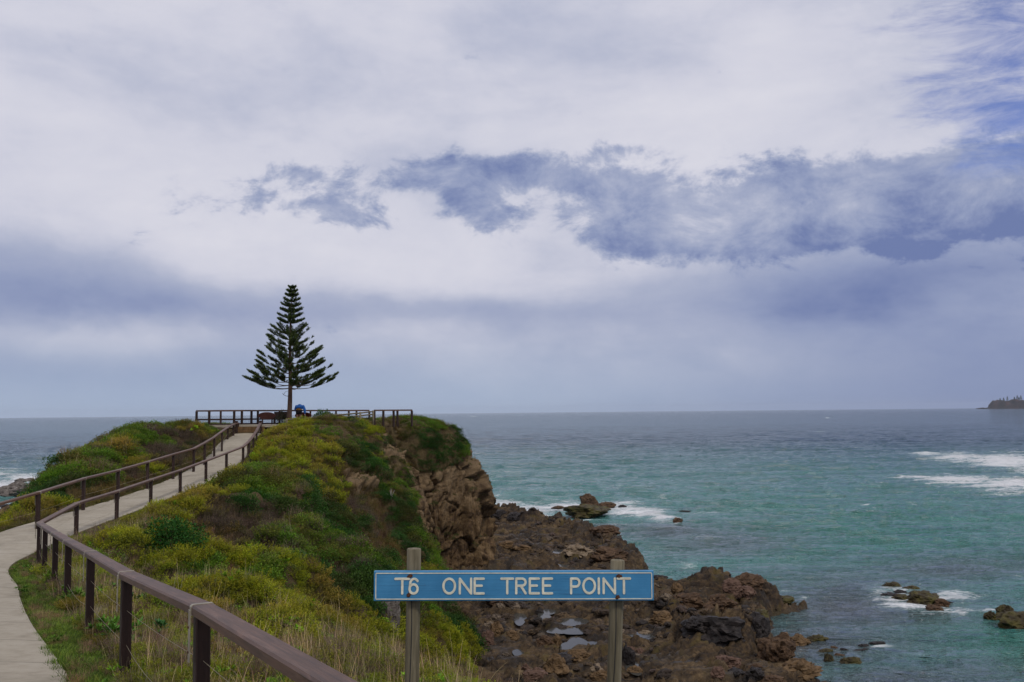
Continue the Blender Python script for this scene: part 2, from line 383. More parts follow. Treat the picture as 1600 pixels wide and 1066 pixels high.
# ---- ground-cover zones, anchored where each patch is seen on the hillside
ZT = 'YGDBTSLER'
anch = """300,663,G 250,673,Y 220,692,G 265,692,T 300,688,T 200,700,Y 150,722,Y 122,733,B 90,762,G 60,792,D 110,772,D 150,755,G 200,745,T 240,716,T 170,772,B
225,752,B 272,737,B 310,707,B 330,692,G 350,668,G 315,678,Y 180,735,G 230,735,Y 130,760,G 190,715,G 270,672,G 330,664,G 290,700,T
40,806,Y 90,802,Y 20,822,Y 25,842,B 5,838,B 130,790,Y
440,665,Y 420,690,Y 405,712,Y 450,682,B 480,668,Y 500,662,G 470,702,Y 440,702,B 430,727,Y 400,737,T 372,742,T 350,737,B 330,752,Y 300,772,Y 340,790,Y 288,792,B
370,790,Y 402,762,G 422,792,G 390,830,T 350,852,T 320,832,B 360,812,T 200,812,Y 150,817,Y 122,817,Y 150,842,S 190,852,S 230,872,Y 240,800,Y 270,800,Y 310,815,T 345,870,B
490,740,Y 520,720,B 510,762,Y 540,782,B 480,772,Y 470,760,T 455,792,G 500,802,D 522,832,D 550,842,D 560,795,T 572,812,T 590,832,B 562,762,B 547,750,R 600,862,B 622,882,B
452,842,G 482,862,G 520,872,G 560,872,D 500,892,T 520,907,T 470,892,B 430,872,T 550,892,G 566,912,D 480,917,D 520,932,D 450,912,G 430,850,G 400,800,D 530,750,B 575,850,B 590,890,B
520,682,G 550,670,G 542,702,D 572,692,D 562,722,D 592,742,D 602,772,D 580,712,Y 612,762,G 590,722,G 575,668,Y 612,702,R 622,732,R 640,762,R 606,690,T 600,680,B 460,660,Y 400,690,Y 530,660,G 590,700,D 575,740,G 560,650,G
622,655,G 660,660,G 700,682,G 682,692,T 640,680,T 690,712,D 700,732,D 662,702,D 716,712,B 650,722,B 672,742,R 700,762,R 640,802,R 720,822,R 682,852,R 742,778,D 735,792,G 655,790,R 600,802,D 618,800,G 628,832,D 640,872,D 662,882,G 760,820,R 690,800,R 725,740,R 735,760,R 670,770,R 700,870,R
300,900,G 350,900,Y 380,912,G 330,882,Y 272,892,Y 410,932,Y 440,952,Y 300,932,S 250,922,S 350,952,S 400,982,S 470,982,Y 500,1002,S 550,1002,Y 600,1022,Y 560,1042,S
650,1002,Y 700,1042,Y 750,1052,Y 650,1052,S 800,1062,Y 450,1032,S 350,1022,S 250,982,S 282,1012,S 230,1032,S 200,1042,S 180,900,S 240,890,Y 180,870,S 130,880,S 160,930,S 220,950,S 320,970,Y 420,1000,Y 380,960,Y
700,962,Y 682,992,D 720,1002,D 730,962,Y 662,962,B 742,985,R 620,945,G 600,692,R 607,712,R 622,722,R 632,745,R 648,775,R 652,802,R 632,792,R 662,832,R 702,842,R 600,812,B 640,882,B 612,850,B 650,902,B 585,800,B 640,740,R 660,760,R 615,830,T 595,870,B""".split()
_t = BVHTree.FromPolygons([Vector(v) for v in base[::2, ::2].reshape(-1, 3).tolist()],
                          grid_faces(len(base[::2]), base[::2, ::2].shape[1]).tolist())
A_, AT = [], []
for a in anch:
    x_, y_, k_ = a.split(',')
    h_ = _t.ray_cast(Vector((0, 0, 0)), ray(float(x_), float(y_)).normalized())
    if h_[0] is not None: A_.append(h_[0][:]); AT.append(ZT.index(k_))
A_ = np.array(A_); AT = np.array(AT)
def zones(P3):
    wq = np.stack([fbm(P3 * .55, 3, 50), fbm(P3 * .55 + 9, 3, 60), fbm(P3 * .55 + 5, 3, 70)], -1) * np.clip(P3[:, 1:2] * .055, .5, 2.6)
    q = P3 + wq; out = np.zeros(len(P3), int); best = np.full(len(P3), 9e9)
    for a, k in zip(A_, AT):
        sc = np.array([1, .45, 1.2]); d = (((q - a) * sc) ** 2).sum(1); c = d < best
        out[c] = k; best = np.where(c, d, best)
    return out
Z0 = zones(p_)
cap_ = (Yf > 65.2) & (Yf < 76) & (Sf > 6.6) & (Sf < 9.05 + .25 * vnoise(p_ * .8, 5)) & (p_[:, 2] > -4.6)
Z0 = np.where(cap_, np.where(vnoise(p_ * .6, 8) > .25, ZT.index('B'), np.where(p_[:, 2] > -1.4, ZT.index('G'), ZT.index('D'))), Z0)
right = (Sf > 7.2)
rockm = ((Z0 == ZT.index('R')) & right & (Yf > 40)).astype(float)
rockm = np.maximum(rockm, sstep(Sf, 10.25, 10.7) * (Yf > 46)); rockm = np.maximum(rockm, (sstep(Sf, 10.55, 10.9)))
rockm = np.maximum(rockm, ((Sf > 9.1) & (Yf > 65.6) & ~cap_).astype(float)); rockm = np.maximum(rockm, sstep(Yf, 76, 80) * (Sf > 7))
rockm = np.maximum(rockm, sstep(Sf, 1.6, .8))
r2 = rockm.reshape(nr, nc)
for _ in range(3): r2 = (r2 + np.roll(r2, 1, 0) + np.roll(r2, -1, 0) + np.roll(r2, 1, 1) + np.roll(r2, -1, 1)) / 5
rockm = r2.reshape(-1)
# ---- displacement: soft humps under scrub, blocky broken rock on the cliff
pathd = np.clip(np.minimum(np.abs(Sf - 5.5) - .5, 9), 0, 9)
flat = sstep(np.where(Sf < 6, (5 - Sf) * 1.0, (Sf - 6) * .9), .15, .9) * np.where((Yf > 58.5) & (Yf < 72) & (Sf > 3) & (Sf < 7.3), .1, 1)
hump = fbm(p_ * .42, 4, 5) * .42 + (.35 - np.abs(fbm(p_ * 1.1, 3, 9))) * .28 + ridged(p_ * np.array([.5, .25, .5]), 3, 31) * .25
def domes(p, s_):
    i = np.floor(p).astype(np.int64); d1 = np.full(len(p), 9e9); hh = np.zeros(len(p))
    for a in (-1, 0, 1):
        for b in (-1, 0, 1):
            ci, cj = i[:, 0] + a, i[:, 1] + b; ck = ci * 0
            d = (p[:, 0] - ci - _h(ci, cj, ck, s_)) ** 2 + (p[:, 1] - cj - _h(ci, cj, ck, s_ + 1)) ** 2
            rr = .35 + .65 * _h(ci, cj, ck, s_ + 2); v = rr * (1 - d / (rr * .85)); hh = np.maximum(hh, v)
    return hh
pw = p_[:, :2] + np.stack([fbm(p_ * .6, 3, 301), fbm(p_ * .6, 3, 305)], -1) * .8
dm = domes(pw * np.array([.62, .45]), 41) * .85 + domes(pw * np.array([1.3, 1.0]), 45) * .42
lush = np.isin(Z0, [ZT.index(k) for k in 'GDY']).astype(float)
hump += dm * (.25 + .75 * lush)
hump += -.34
hump *= np.where(Sf < 5, .62, 1.0) * (1 - .75 * sstep(Yf, 53, 57) * (Sf < 8.3)) * (1 - .4 * (Yf > 64))
hump *= flat * np.clip((Yf - 4) / 20, .12, 1)
q_ = p_.copy(); th = R(-14); q_[:, 0] = p_[:, 0] * math.cos(th) + p_[:, 2] * math.sin(th); q_[:, 2] = -p_[:, 0] * math.sin(th) + p_[:, 2] * math.cos(th)
rd = np.zeros(len(p_)); I = np.where(rockm > .02)[0]; qi = q_[I]
wv = np.stack([fbm(qi * .8, 3, 1), fbm(qi * .8, 3, 2), fbm(qi * .8, 3, 3)], -1)
v1, c1 = facets((qi + wv * .5) * np.array([.42, .36, .22]), 100)
v2, c2 = facets((qi + wv * .25) * np.array([1.25, 1.1, .42]), 200)
v3, c3 = facets((qi + wv * .1) * np.array([4.4, 3.6, 1.5]), 300)
rd[I] = np.clip(v1, -1.1, 1.1) * .60 + v2 * .17 + v3 * .07 - .60 * sstep(c1, .09, 0) - .24 * sstep(c2, .09, 0) - .05 * sstep(c3, .1, 0) + fbm(qi * 6, 3, 12) * .06 + ridged(qi * np.array([1.6, 1.2, .35]), 4, 77) * .16
pp = p_ + Nf * (rd * rockm + hump * (1 - rockm))[:, None]
occ = rd
land_attr = {'rock': rockm}
faces_h = grid_faces(nr, nc)

m, n, b = mat('headland_ground', .95, .15)
o_ = n.n('ShaderNodeTexCoord').outputs['Object']
rk = n.n('ShaderNodeAttribute', attribute_name='rock').outputs['Fac']
nf = n.noise(o_, .9, 8, .62, .4); nf2 = n.noise(o_, 7, 6, .65); nf3 = n.noise(n.n('ShaderNodeMapping', i={0: o_, 2: (0, R(-12), 0), 3: (3.4, 3.4, .55)}).outputs[0], 1.6, 8, .7, .8)
rc = n.ramp(n.m('ADD', n.m('MULTIPLY', nf, .55), n.m('MULTIPLY', nf3, .45)), [(.34, (.014, .009, .006)), (.45, (.060, .036, .020)), (.54, (.150, .096, .048)), (.64, (.245, .168, .092)), (.76, (.30, .24, .18))])
rc = n.mix(n.smooth(nf2, .42, .72, 0, .55), rc, (.035, .024, .016))
szz = n.n('ShaderNodeSeparateXYZ', i={0: o_}).outputs[2]
rc = n.mix(n.smooth(n.m('ADD', szz, n.m('MULTIPLY', nf, 6.0)), -4.2, -.8, 0, .6), rc, (.235, .165, .095))
so = n.ramp(n.m('ADD', n.m('MULTIPLY', nf, .5), n.m('MULTIPLY', nf2, .5)), [(.35, (.035, .024, .012)), (.65, (.13, .095, .045))])
n.link(n.mix(rk, so, rc), b.inputs['Base Color'])
bump(n, b, n.m('ADD', n.m('MULTIPLY', nf3, 1.0), n.m('MULTIPLY', nf2, .6)), .9, .16)
M['land'] = m
head = bpy.data.objects.new('headland', np_mesh('headland', pp, faces_h, M['land'], attrs=land_attr)); link(head); tag(head, kind='structure')
head['label'] = 'grassy headland with a broken brown rock cliff at its seaward end'
HB = BVHTree.FromPolygons(pp.tolist(), faces_h.tolist())
def gz(x, y):
    h_ = HB.ray_cast(Vector((x, y, 8)), Vector((0, 0, -1))); return h_[0].z if h_[0] is not None else -12.5

# ============================================================ STRUCTURE: footpath
yy = np.arange(-16, 59.31, .12); cp = ctrl(yy); W5 = 7
V = []
for k_ in range(W5):
    f_ = k_ / (W5 - 1); V.append(np.stack([cp[:, 5, 0] * (1 - f_) + cp[:, 6, 0] * f_, yy, cp[:, 5, 1] * (1 - f_) + cp[:, 6, 1] * f_ + .05 - .03 * ((f_ - .5) * 2) ** 2], -1))
V = np.stack(V, 1)
edgeL = V[:, :1].copy(); edgeL[..., 2] -= .16; edgeR = V[:, -1:].copy(); edgeR[..., 2] -= .16
V = np.concatenate([edgeL, V, edgeR], 1)
arc = np.concatenate([[0], np.cumsum(np.linalg.norm(np.diff(V[:, 4], axis=0), axis=1))])
m, n, b = mat('brushed_concrete', .9, .25)
o_ = n.n('ShaderNodeTexCoord').outputs['Object']; al = n.n('ShaderNodeAttribute', attribute_name='along').outputs['Fac']
f1 = n.noise(o_, 1.1, 6, .6); f2 = n.noise(o_, 45, 4, .7); f3 = n.noise(o_, 6, 5, .65)
cc = n.ramp(n.m('ADD', n.m('MULTIPLY', f1, .55), n.m('MULTIPLY', f3, .45)), [(.33, (.245, .212, .160)), (.5, (.335, .295, .230)), (.68, (.385, .345, .280))])
cc = n.mix(n.smooth(f2, .55, .75, 0, .35), cc, (.13, .115, .09))
cc = n.mix(n.smooth(n.noise(o_, .45, 7, .7, .5), .50, .70, 0, .45), cc, (.17, .150, .115))
jt = n.m('FRACT', n.m('DIVIDE', al, 1.75)); jm = n.m('LESS_THAN', n.m('ABSOLUTE', n.m('SUBTRACT', jt, .5)), .010)
n.link(n.mix(n.m('MULTIPLY', jm, .45), cc, (.045, .038, .03)), b.inputs['Base Color'])
bump(n, b, n.m('SUBTRACT', n.m('MULTIPLY', f2, .15), jm), .6, .008)
M['conc'] = m
pth = bpy.data.objects.new('path', np_mesh('path', V.reshape(-1, 3), grid_faces(len(yy), W5 + 2), m, smooth=False, attrs={'along': np.repeat(arc, W5 + 2)})); link(pth)
tag(pth, 'pale concrete footpath climbing to the lookout', kind='structure')

# ============================================================ STRUCTURE: rock platform
poly = [(-8, 112), (-1, 110), (3, 104), (6, 97), (9.0, 90), (10.4, 80), (10.2, 73), (9.0, 71.3), (7.8, 69.0), (7.4, 65), (8.6, 62.2), (11, 61), (14.5, 60.2), (16.2, 59.8), (18.2, 59.6), (16.6, 57.4), (15.1, 55.8),
        (14.0, 54.2), (13.6, 51.5), (13.2, 48.5), (13.0, 46.5), (13.6, 44.5), (13.6, 42.5), (14.4, 40), (13.6, 34), (14, 26), (13, 14), (14, 4), (-8, 4)]
poly = np.array(poly, float)
def sdist(X, Y, pl):
    d = np.full(X.shape, 9e9); ins = np.zeros(X.shape, bool)
    for k in range(len(pl)):
        a = pl[k]; b_ = pl[(k + 1) % len(pl)]; e = b_ - a
        t_ = np.clip(((X - a[0]) * e[0] + (Y - a[1]) * e[1]) / (e @ e), 0, 1)
        d = np.minimum(d, np.hypot(X - a[0] - t_ * e[0], Y - a[1] - t_ * e[1]))
        c = ((a[1] > Y) != (b_[1] > Y)) & (X < e[0] * (Y - a[1]) / (e[1] if e[1] else 1e-9) + a[0]); ins ^= c
    return np.where(ins, d, -d)
px_ = np.arange(-7.5, 20, .115); py_ = np.concatenate([np.arange(14, 34, .4), np.arange(34, 64, .115), np.arange(64, 112, .17)])
XX, YY = np.meshgrid(px_, py_); X = XX.ravel(); Y = YY.ravel()
p2 = np.stack([X, Y, np.zeros_like(X)], -1)
wx = fbm(p2 * .35, 4, 81) * 1.3; wy = fbm(p2 * .35, 4, 85) * 1.3
sd_ = sdist(X + wx, Y + wy, poly)
H = -13.3 + 2.05 * (1 - np.exp(-np.clip(sd_ + .25, 0, 99) / .75)) + np.clip(sd_, -9, 0) * .5
def ridge(x0, y0, x1, y1, w_, h_):
    a = np.array([x0, y0]); e = np.array([x1 - x0, y1 - y0]); L2 = max(e @ e, 1e-6)
    qx = X + wx * .4; qy = Y + wy * .4
    t_ = np.clip(((qx - a[0]) * e[0] + (qy - a[1]) * e[1]) / L2, 0, 1)
    d = np.hypot(qx - a[0] - t_ * e[0], qy - a[1] - t_ * e[1]); return h_ * np.exp(-(d / w_) ** 2 * 1.1)
add = np.zeros_like(X)
for r_ in [(-4, 104, 2.0, 99, 2.2, 1.2), (2, 99, 7.5, 89, 1.9, .95), (7.5, 89, 9.0, 80, 1.6, .9), (9.0, 79, 8.8, 73.5, 1.6, .85), (6, 74, 8, 73, 2, .55), (1.5, 80, 5, 78, 2.2, .35),
           (8.0, 58.6, 12, 58.4, 2.6, .85), (12, 58.2, 14.8, 57.6, 2.0, 1.25), (14.6, 57.5, 16.2, 58.4, .9, .5), (8.6, 54, 12.8, 55, 2.2, .75), (9.0, 48.2, 12.0, 48.6, 1.7, 1.35), (12.2, 51.5, 12.8, 47.8, 1.0, .75),
           (6.5, 53.5, 9, 52, 1.6, .45), (3, 60, 7, 60, 2, .35), (-2, 66, 2, 70, 2, .6), (-2.5, 60, -3.5, 66, 1.6, .8)]:
    add = np.maximum(add, ridge(*r_)) + .15 * ridge(*r_)
H += add * np.clip(sd_ / .9, 0, 1)
q = np.stack([(X * math.cos(.5) + Y * math.sin(.5)), (-X * math.sin(.5) + Y * math.cos(.5)), np.zeros_like(X)], -1)
wv = np.stack([fbm(q * .7, 3, 1), fbm(q * .7, 3, 2), q[:, 2]], -1)
v1, c1 = facets((q + wv * .9) * np.array([.24, .55, 1]), 500)
v2, c2 = facets((q + wv * .5) * np.array([.8, 1.5, 1]), 600)
v3, c3 = facets((q + wv * .12) * np.array([2.9, 4.4, 1]), 700)
am = np.clip(.55 + add * .3, .5, .95) * sstep(sd_, -1.4, .4)
H += am * (np.clip(v1, -1, 1) * .44 + np.clip(v2, -.8, .8) * .26 + np.clip(v3, -.7, .7) * .13 - .42 * sstep(c1, .10, 0) - .24 * sstep(c2, .12, 0) - .06 * sstep(c3, .12, 0)) + fbm(p2 * 5, 3, 91) * .05 * am + fbm(p2 * .5, 3, 95) * .18
tq = H / .34 + vnoise(p2 * .3, 99) * .5; fq = tq - np.floor(tq); H = H * .35 + .65 * ((np.floor(tq) + sstep(fq, .55, 1.0)) * .34 - vnoise(p2 * .3, 99) * .17)
H += np.clip(v3, -.7, .7) * .05 * am + fbm(p2 * 3, 4, 191) * .06 * am
# tide pools: shallow basins
pools = [(893, 967, .72, .55), (897, 972, .5, .35), (885, 983, .85, .40), (898, 985, .5, .35), (902, 1000, .40, .42), (892, 1006, .45, .32), (886, 1011, .3, .25), (812, 965, .30, .8), (850, 963, .3, .7), (858, 953, .3, .5), (812, 1018, .28, .4), (1000, 990, .5, .35), (1012, 993, .5, .35),
         (860, 885, 1.6, .8), (880, 862, 1.2, 1.2), (836, 880, 1.0, .6), (1033, 917, .28, .9), (989, 1041, .3, .6), (925, 1005, .5, .3), (945, 1010, .35, .2)]
PW = []
for (a_, b_, rx, ry) in pools:
    c = G(a_, b_, -11.25); dd = np.hypot((X - c.x + wx * .25) / rx, (Y - c.y + wy * .25) / (ry * 1.6)); PW.append((c.x, c.y, rx, ry))
    k = sstep(dd, 1.5, .55); H = H * (1 - k) + (-11.42) * k
px2 = X + am * v3 * .05; py2 = Y + am * v3 * .05
pv = np.stack([px2, py2, H], -1)
wet = sstep(H, -11.2, -11.9)
m, n, b = mat('shore_rock', .75, .22)
o_ = n.n('ShaderNodeTexCoord').outputs['Object']; sz = n.n('ShaderNodeSeparateXYZ', i={0: o_}).outputs[2]
nf = n.noise(o_, .55, 7, .6, .5); nf2 = n.noise(o_, 5.5, 7, .68, .3); nf3 = n.noise(n.n('ShaderNodeMapping', i={0: o_, 2: (0, 0, .5), 3: (.8, 2.4, 1.6)}).outputs[0], 1.7, 7, .7, .6)
rc = n.ramp(n.m('ADD', n.m('MULTIPLY', nf, .4), n.m('ADD', n.m('MULTIPLY', nf3, .35), n.m('MULTIPLY', nf2, .25))), [(.36, (.010, .007, .006)), (.45, (.030, .021, .015)), (.52, (.078, .051, .027)), (.60, (.155, .106, .056)), (.72, (.24, .18, .12))])
alg = n.smooth(n.noise(o_, .8, 5, .6), .54, .68, 0, .55)
rc = n.mix(alg, rc, (.10, .075, .018))
wp_ = n.smooth(n.noise(n.n('ShaderNodeMapping', i={0: o_, 2: (0, 0, .5), 3: (.5, 1.1, 1)}).outputs[0], .7, 6, .6, .6), .50, .62)
rc = n.mix(n.m('MULTIPLY', wp_, .6), rc, (.022, .017, .013))
lowd = n.m('ADD', sz, n.m('MULTIPLY', n.m('SUBTRACT', nf2, .5), .5))
wt = n.smooth(lowd, -11.55, -11.95)
rc = n.mix(n.m('MULTIPLY', wt, .6), rc, (.030, .022, .014))
n.link(rc, b.inputs['Base Color'])
n.link(n.m('MULTIPLY_ADD', n.m('MAXIMUM', wt, wp_), -.42, .85), b.inputs['Roughness'])
bump(n, b, n.m('ADD', nf3, nf2), .9, .12)
M['shore'] = m
plat = bpy.data.objects.new('rock_platform', np_mesh('rock_platform', pv, grid_faces(len(py_), len(px_)), m)); link(plat)
tag(plat, 'brown wave cut rock shelf below the headland', kind='structure')
PBV = BVHTree.FromPolygons(pv.tolist(), grid_faces(len(py_), len(px_)).tolist())
def pz(x, y):
    h_ = PBV.ray_cast(Vector((x, y, 0)), Vector((0, 0, -1))); return h_[0].z if h_[0] is not None else -13
# pool water: one still sheet per pool at the level of its basin
m, n, b = mat('pool_water', .12, .3); b.inputs['Base Color'].default_value = (.05, .05, .045, 1); b.inputs['IOR'].default_value = 1.33
b.inputs['Specular IOR Level'].default_value = .22
bump(n, b, n.noise(n.n('ShaderNodeTexCoord').outputs['Object'], 6, 3, .5), .05, .02)
M['pool'] = m
mb = bpy.data.meshes.new('rock_pools'); vs, fs = [], []
for q_i, (x_, y_, rx, ry) in enumerate(PW):
    b0 = len(vs); k_ = 24
    for a in range(k_):
        an = 2 * math.pi * a / k_; rr = 1.25 + .12 * math.sin(3 * an + x_); vs.append((x_ + rx * rr * math.cos(an), y_ + ry * 1.6 * rr * math.sin(an), -11.33 + .004 * (q_i % 4)))
    fs.append(tuple(range(b0, b0 + k_)))
mb.from_pydata(vs, [], fs); mb.materials.append(m); tag(link(bpy.data.objects.new('rock_pools', mb)), 'still pools of sea water lying in the rock shelf', kind='structure')

# ============================================================ STRUCTURE: sea
ang = np.concatenate([np.linspace(-110, -34, 110, endpoint=False), np.linspace(-34, 34, 900), np.linspace(34, 110, 110)[1:]]) * math.pi / 180
rad = np.concatenate([np.linspace(22, 34, 30, endpoint=False), 34 * (15000 / 34) ** (np.linspace(0, 1, 900))])
AA, RR = np.meshgrid(ang, rad); X = (RR * np.sin(AA)).ravel(); Y = (RR * np.cos(AA)).ravel(); r_ = RR.ravel()
def wn_(kx, ky, s, oc): return ridged(np.stack([X * kx, Y * ky, np.zeros_like(X)], -1), oc, s)
fade = np.clip(1 - r_ / 900, 0, 1)
Zs = np.zeros_like(X); I = r_ < 900
Xs, Ys = X, Y
def sub(f):
    out = np.zeros_like(Xs); global X, Y
    X, Y = Xs[I], Ys[I]; out[I] = f(); X, Y = Xs, Ys; return out
sw = sub(lambda: wn_(.035, .085, 5, 2)); chop = sub(lambda: wn_(.16, .42, 15, 3)); fine = sub(lambda: wn_(.55, 1.1, 25, 2))
near = sstep(r_, 45, 130)
Zs = (sw * .6 + chop * .34) * (.25 + .75 * near) * fade + fine * .085 * np.clip(1 - r_ / 250, 0, 1)
PX, PY = project(X, Y, np.full_like(X, SEA))
inv = (np.abs(AA.ravel()) < 1.2)
PX = np.where(inv, PX, -9999)
def blob(lst):
    o = np.zeros_like(X)
    for (a, b_, rx, ry, amp) in lst: o = np.maximum(o, amp * np.exp(-(((PX - a) / rx) ** 2 + ((PY - b_) / ry) ** 2)))
    return o
foam = blob([(1450, 711, 32, 4.5, .9), (1500, 716, 55, 10, 1.0), (1570, 722, 70, 14, 1.2), (1640, 729, 70, 18, 1.2), (1440, 749, 50, 5, .85), (1500, 753, 80, 11, 1.1), (1590, 759, 95, 14, 1.1), (1680, 765, 80, 14, 1),
             (1370, 746, 35, 1.6, .45), (785, 790, 45, 16, .9), (830, 796, 50, 13, 1.05), (800, 780, 60, 6, .5), (880, 792, 60, 10, .95), (960, 795, 60, 10, .95), (1010, 806, 45, 8, 1.0), (1035, 812, 24, 8, 1.05), (1055, 822, 16, 4, .9), (990, 800, 60, 9, .95), (905, 812, 50, 5, .7), (1090, 806, 60, 3.5, .55),
             (1137, 799, 16, 3, .75), (1270, 798, 24, 3, .6), (1353, 793, 12, 1.5, .8), (1035, 777, 14, 1.6, .7), (1065, 740, 30, 2, .5), (1280, 675, 14, 1.2, .55), (1293, 653, 6, 1, .8), (740, 651, 8, 1, .6), (1170, 653, 10, 1, .4),
             (1075, 888, 22, 5, .75), (1225, 925, 24, 3, .65), (1255, 935, 14, 2.5, .6), (1395, 925, 50, 9, .84), (1420, 948, 60, 9, .80), (1490, 935, 48, 12, .76), (1480, 957, 60, 8, .68), (1400, 937, 60, 12, .72), (1370, 920, 30, 5, .6), (1375, 1014, 26, 7, .7), (1440, 1028, 50, 5, .5), (1545, 958, 16, 5, .6), (1592, 965, 14, 5, .7), (1500, 965, 50, 4, .45),
             (0, 765, 60, 16, 1.1), (40, 750, 45, 10, 1.0), (60, 775, 30, 18, 1.0), (20, 800, 50, 14, .8), (30, 825, 40, 10, .6), (80, 745, 30, 8, .8), (10, 740, 40, 6, .7), (0, 705, 40, 2, .3)])
foam = np.maximum(foam, .0)
cr = sstep(sw * .6 + chop * .6, .62, .8) * .28 * (r_ < 700) * (r_ > 90)
foam = np.maximum(foam, cr)
kelp = blob([(1130, 850, 130, 26, .75), (1330, 950, 200, 60, 1.0), (1250, 1010, 220, 60, 1.0), (1500, 1060, 200, 40, .7), (1050, 835, 90, 14, .9), (1480, 895, 160, 26, .8), (1600, 890, 120, 24, .6), (1400, 1066, 200, 30, .9), (950, 830, 60, 10, .8)])
jade = blob([(1545, 1010, 70, 26, 1.1), (1500, 985, 70, 16, .7), (1600, 1030, 60, 30, 1.0), (1400, 830, 260, 50, .9), (1560, 850, 160, 40, .8), (1250, 850, 120, 40, .6)])
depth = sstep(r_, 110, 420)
sv_ = np.stack([X, Y, SEA + Zs + foam * .12 * (r_ < 400)], -1)
m, n, b = mat('sea_water', .07, .5); b.inputs['IOR'].default_value = 1.33
o_ = n.n('ShaderNodeTexCoord').outputs['Object']
at = lambda k: n.n('ShaderNodeAttribute', attribute_name=k).outputs['Fac']
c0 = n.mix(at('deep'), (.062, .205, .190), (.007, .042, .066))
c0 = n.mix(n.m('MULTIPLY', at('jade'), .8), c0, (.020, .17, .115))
c0 = n.mix(n.m('MULTIPLY', at('kelp'), .9, clamp=True), c0, (.072, .078, .094))
ms_ = n.n('ShaderNodeMapping', i={0: o_, 3: (.06, .16, 1)}).outputs[0]
pat = n.noise(ms_, 1.0, 6, .6, .4)
c0 = n.mix(n.smooth(pat, .45, .75, 0, .35), c0, (.008, .065, .062))
mf = n.n('ShaderNodeMapping', i={0: o_, 3: (.30, .55, 1)}).outputs[0]
n.link(n.mix(at('deep'), (.5, .5, .5), (.20, .20, .20)), b.inputs['Specular IOR Level'])
fn = n.noise(mf, 1.0, 12, .76, .9)
fn2 = n.noise(n.n('ShaderNodeMapping', i={0: o_, 3: (1.1, 2.0, 1)}).outputs[0], 1.0, 8, .7, 1.4)
fn = n.m('ADD', n.m('MULTIPLY', fn, .55), n.m('MULTIPLY', fn2, .45))
fn3 = n.noise(n.n('ShaderNodeMapping', i={0: o_, 3: (.055, .42, 1)}).outputs[0], 1.0, 8, .66, .5)
fn = n.m('ADD', n.m('MULTIPLY', fn, .62), n.m('MULTIPLY', fn3, .38))
fo = at('foam')
fm = n.smooth(n.m('ADD', fo, n.m('MULTIPLY', n.m('SUBTRACT', fn, .5), 5.2)), .42, 1.05)
milky = n.m('MULTIPLY', n.smooth(fo, .1, .9), .5)
c0 = n.mix(milky, c0, (.21, .36, .37))
n.link(n.mix(fm, c0, (.78, .79, .80)), b.inputs['Base Color'])
n.link(n.m('MULTIPLY_ADD', fm, .6, .07), b.inputs['Roughness'])
ch = n.noise(n.n('ShaderNodeMapping', i={0: o_, 3: (.8, 1.7, 1)}).outputs[0], 1.0, 5, .6, .3)
ch2 = n.noise(n.n('ShaderNodeMapping', i={0: o_, 3: (.13, .32, 1)}).outputs[0], 1.0, 6, .62, .3)
bp1 = n.n('ShaderNodeBump', i={'Strength': 1.0, 'Distance': .5, 'Height': ch})
bp2 = n.n('ShaderNodeBump', i={'Strength': 1.0, 'Distance': 3.0, 'Height': ch2, 'Normal': bp1.outputs[0]})
n.link(bp2.outputs[0], b.inputs['Normal'])
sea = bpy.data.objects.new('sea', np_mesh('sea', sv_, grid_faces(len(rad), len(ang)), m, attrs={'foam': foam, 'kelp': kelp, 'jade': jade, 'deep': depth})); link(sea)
tag(sea, 'blue green sea with white surf', kind='structure')
# ============================================================ VEGETATION (ground cover = stuff)
def leafmat(name, gloss=.6):
    m, n, b = mat(name, gloss, .18)
    ti = n.n('ShaderNodeAttribute', attribute_type='INSTANCER', attribute_name='tint').outputs['Color']
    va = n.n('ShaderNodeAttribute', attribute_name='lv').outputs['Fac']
    hs = n.n('ShaderNodeHueSaturation', i={'Color': ti, 'Value': n.smooth(va, 0, 1, .48, 1.6), 'Hue': n.smooth(va, 0, 1, .515, .485)})  # random leaf tone plus painted shading depth: inner leaves and sprig bases coloured darker
    n.link(hs.outputs[0], b.inputs['Base Color'])
    tr = n.n('ShaderNodeBsdfTranslucent', i={'Color': hs.outputs[0]})
    mx = n.n('ShaderNodeMixShader', i={0: .25, 1: b.outputs[0], 2: tr.outputs[0]})
    n.link(mx.outputs[0], m.node_tree.nodes['Material Output'].inputs[0]); return m
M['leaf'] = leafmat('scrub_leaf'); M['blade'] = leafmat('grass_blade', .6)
def leaves(C, D, Up, L, Wd, lv, fold=.25):
    """diamond leaves: centre base C, direction D, side from Up; two quads folded -> 1 kite each"""
    Sd = np.cross(D, Up); Sd /= np.linalg.norm(Sd, axis=1, keepdims=True) + 1e-9
    Nn = np.cross(Sd, D); L = L[:, None]; Wd = Wd[:, None]
    v = np.stack([C, C + D * L * .5 + Sd * Wd * .5 + Nn * Wd * fold, C + D * L, C + D * L * .5 - Sd * Wd * .5 + Nn * Wd * fold], 1)
    n_ = len(C); f = np.arange(n_ * 4).reshape(n_, 4)
    return v.reshape(-1, 3), f, np.repeat(lv, 4)
def unit(v): return v / (np.linalg.norm(v, axis=1, keepdims=True) + 1e-9)
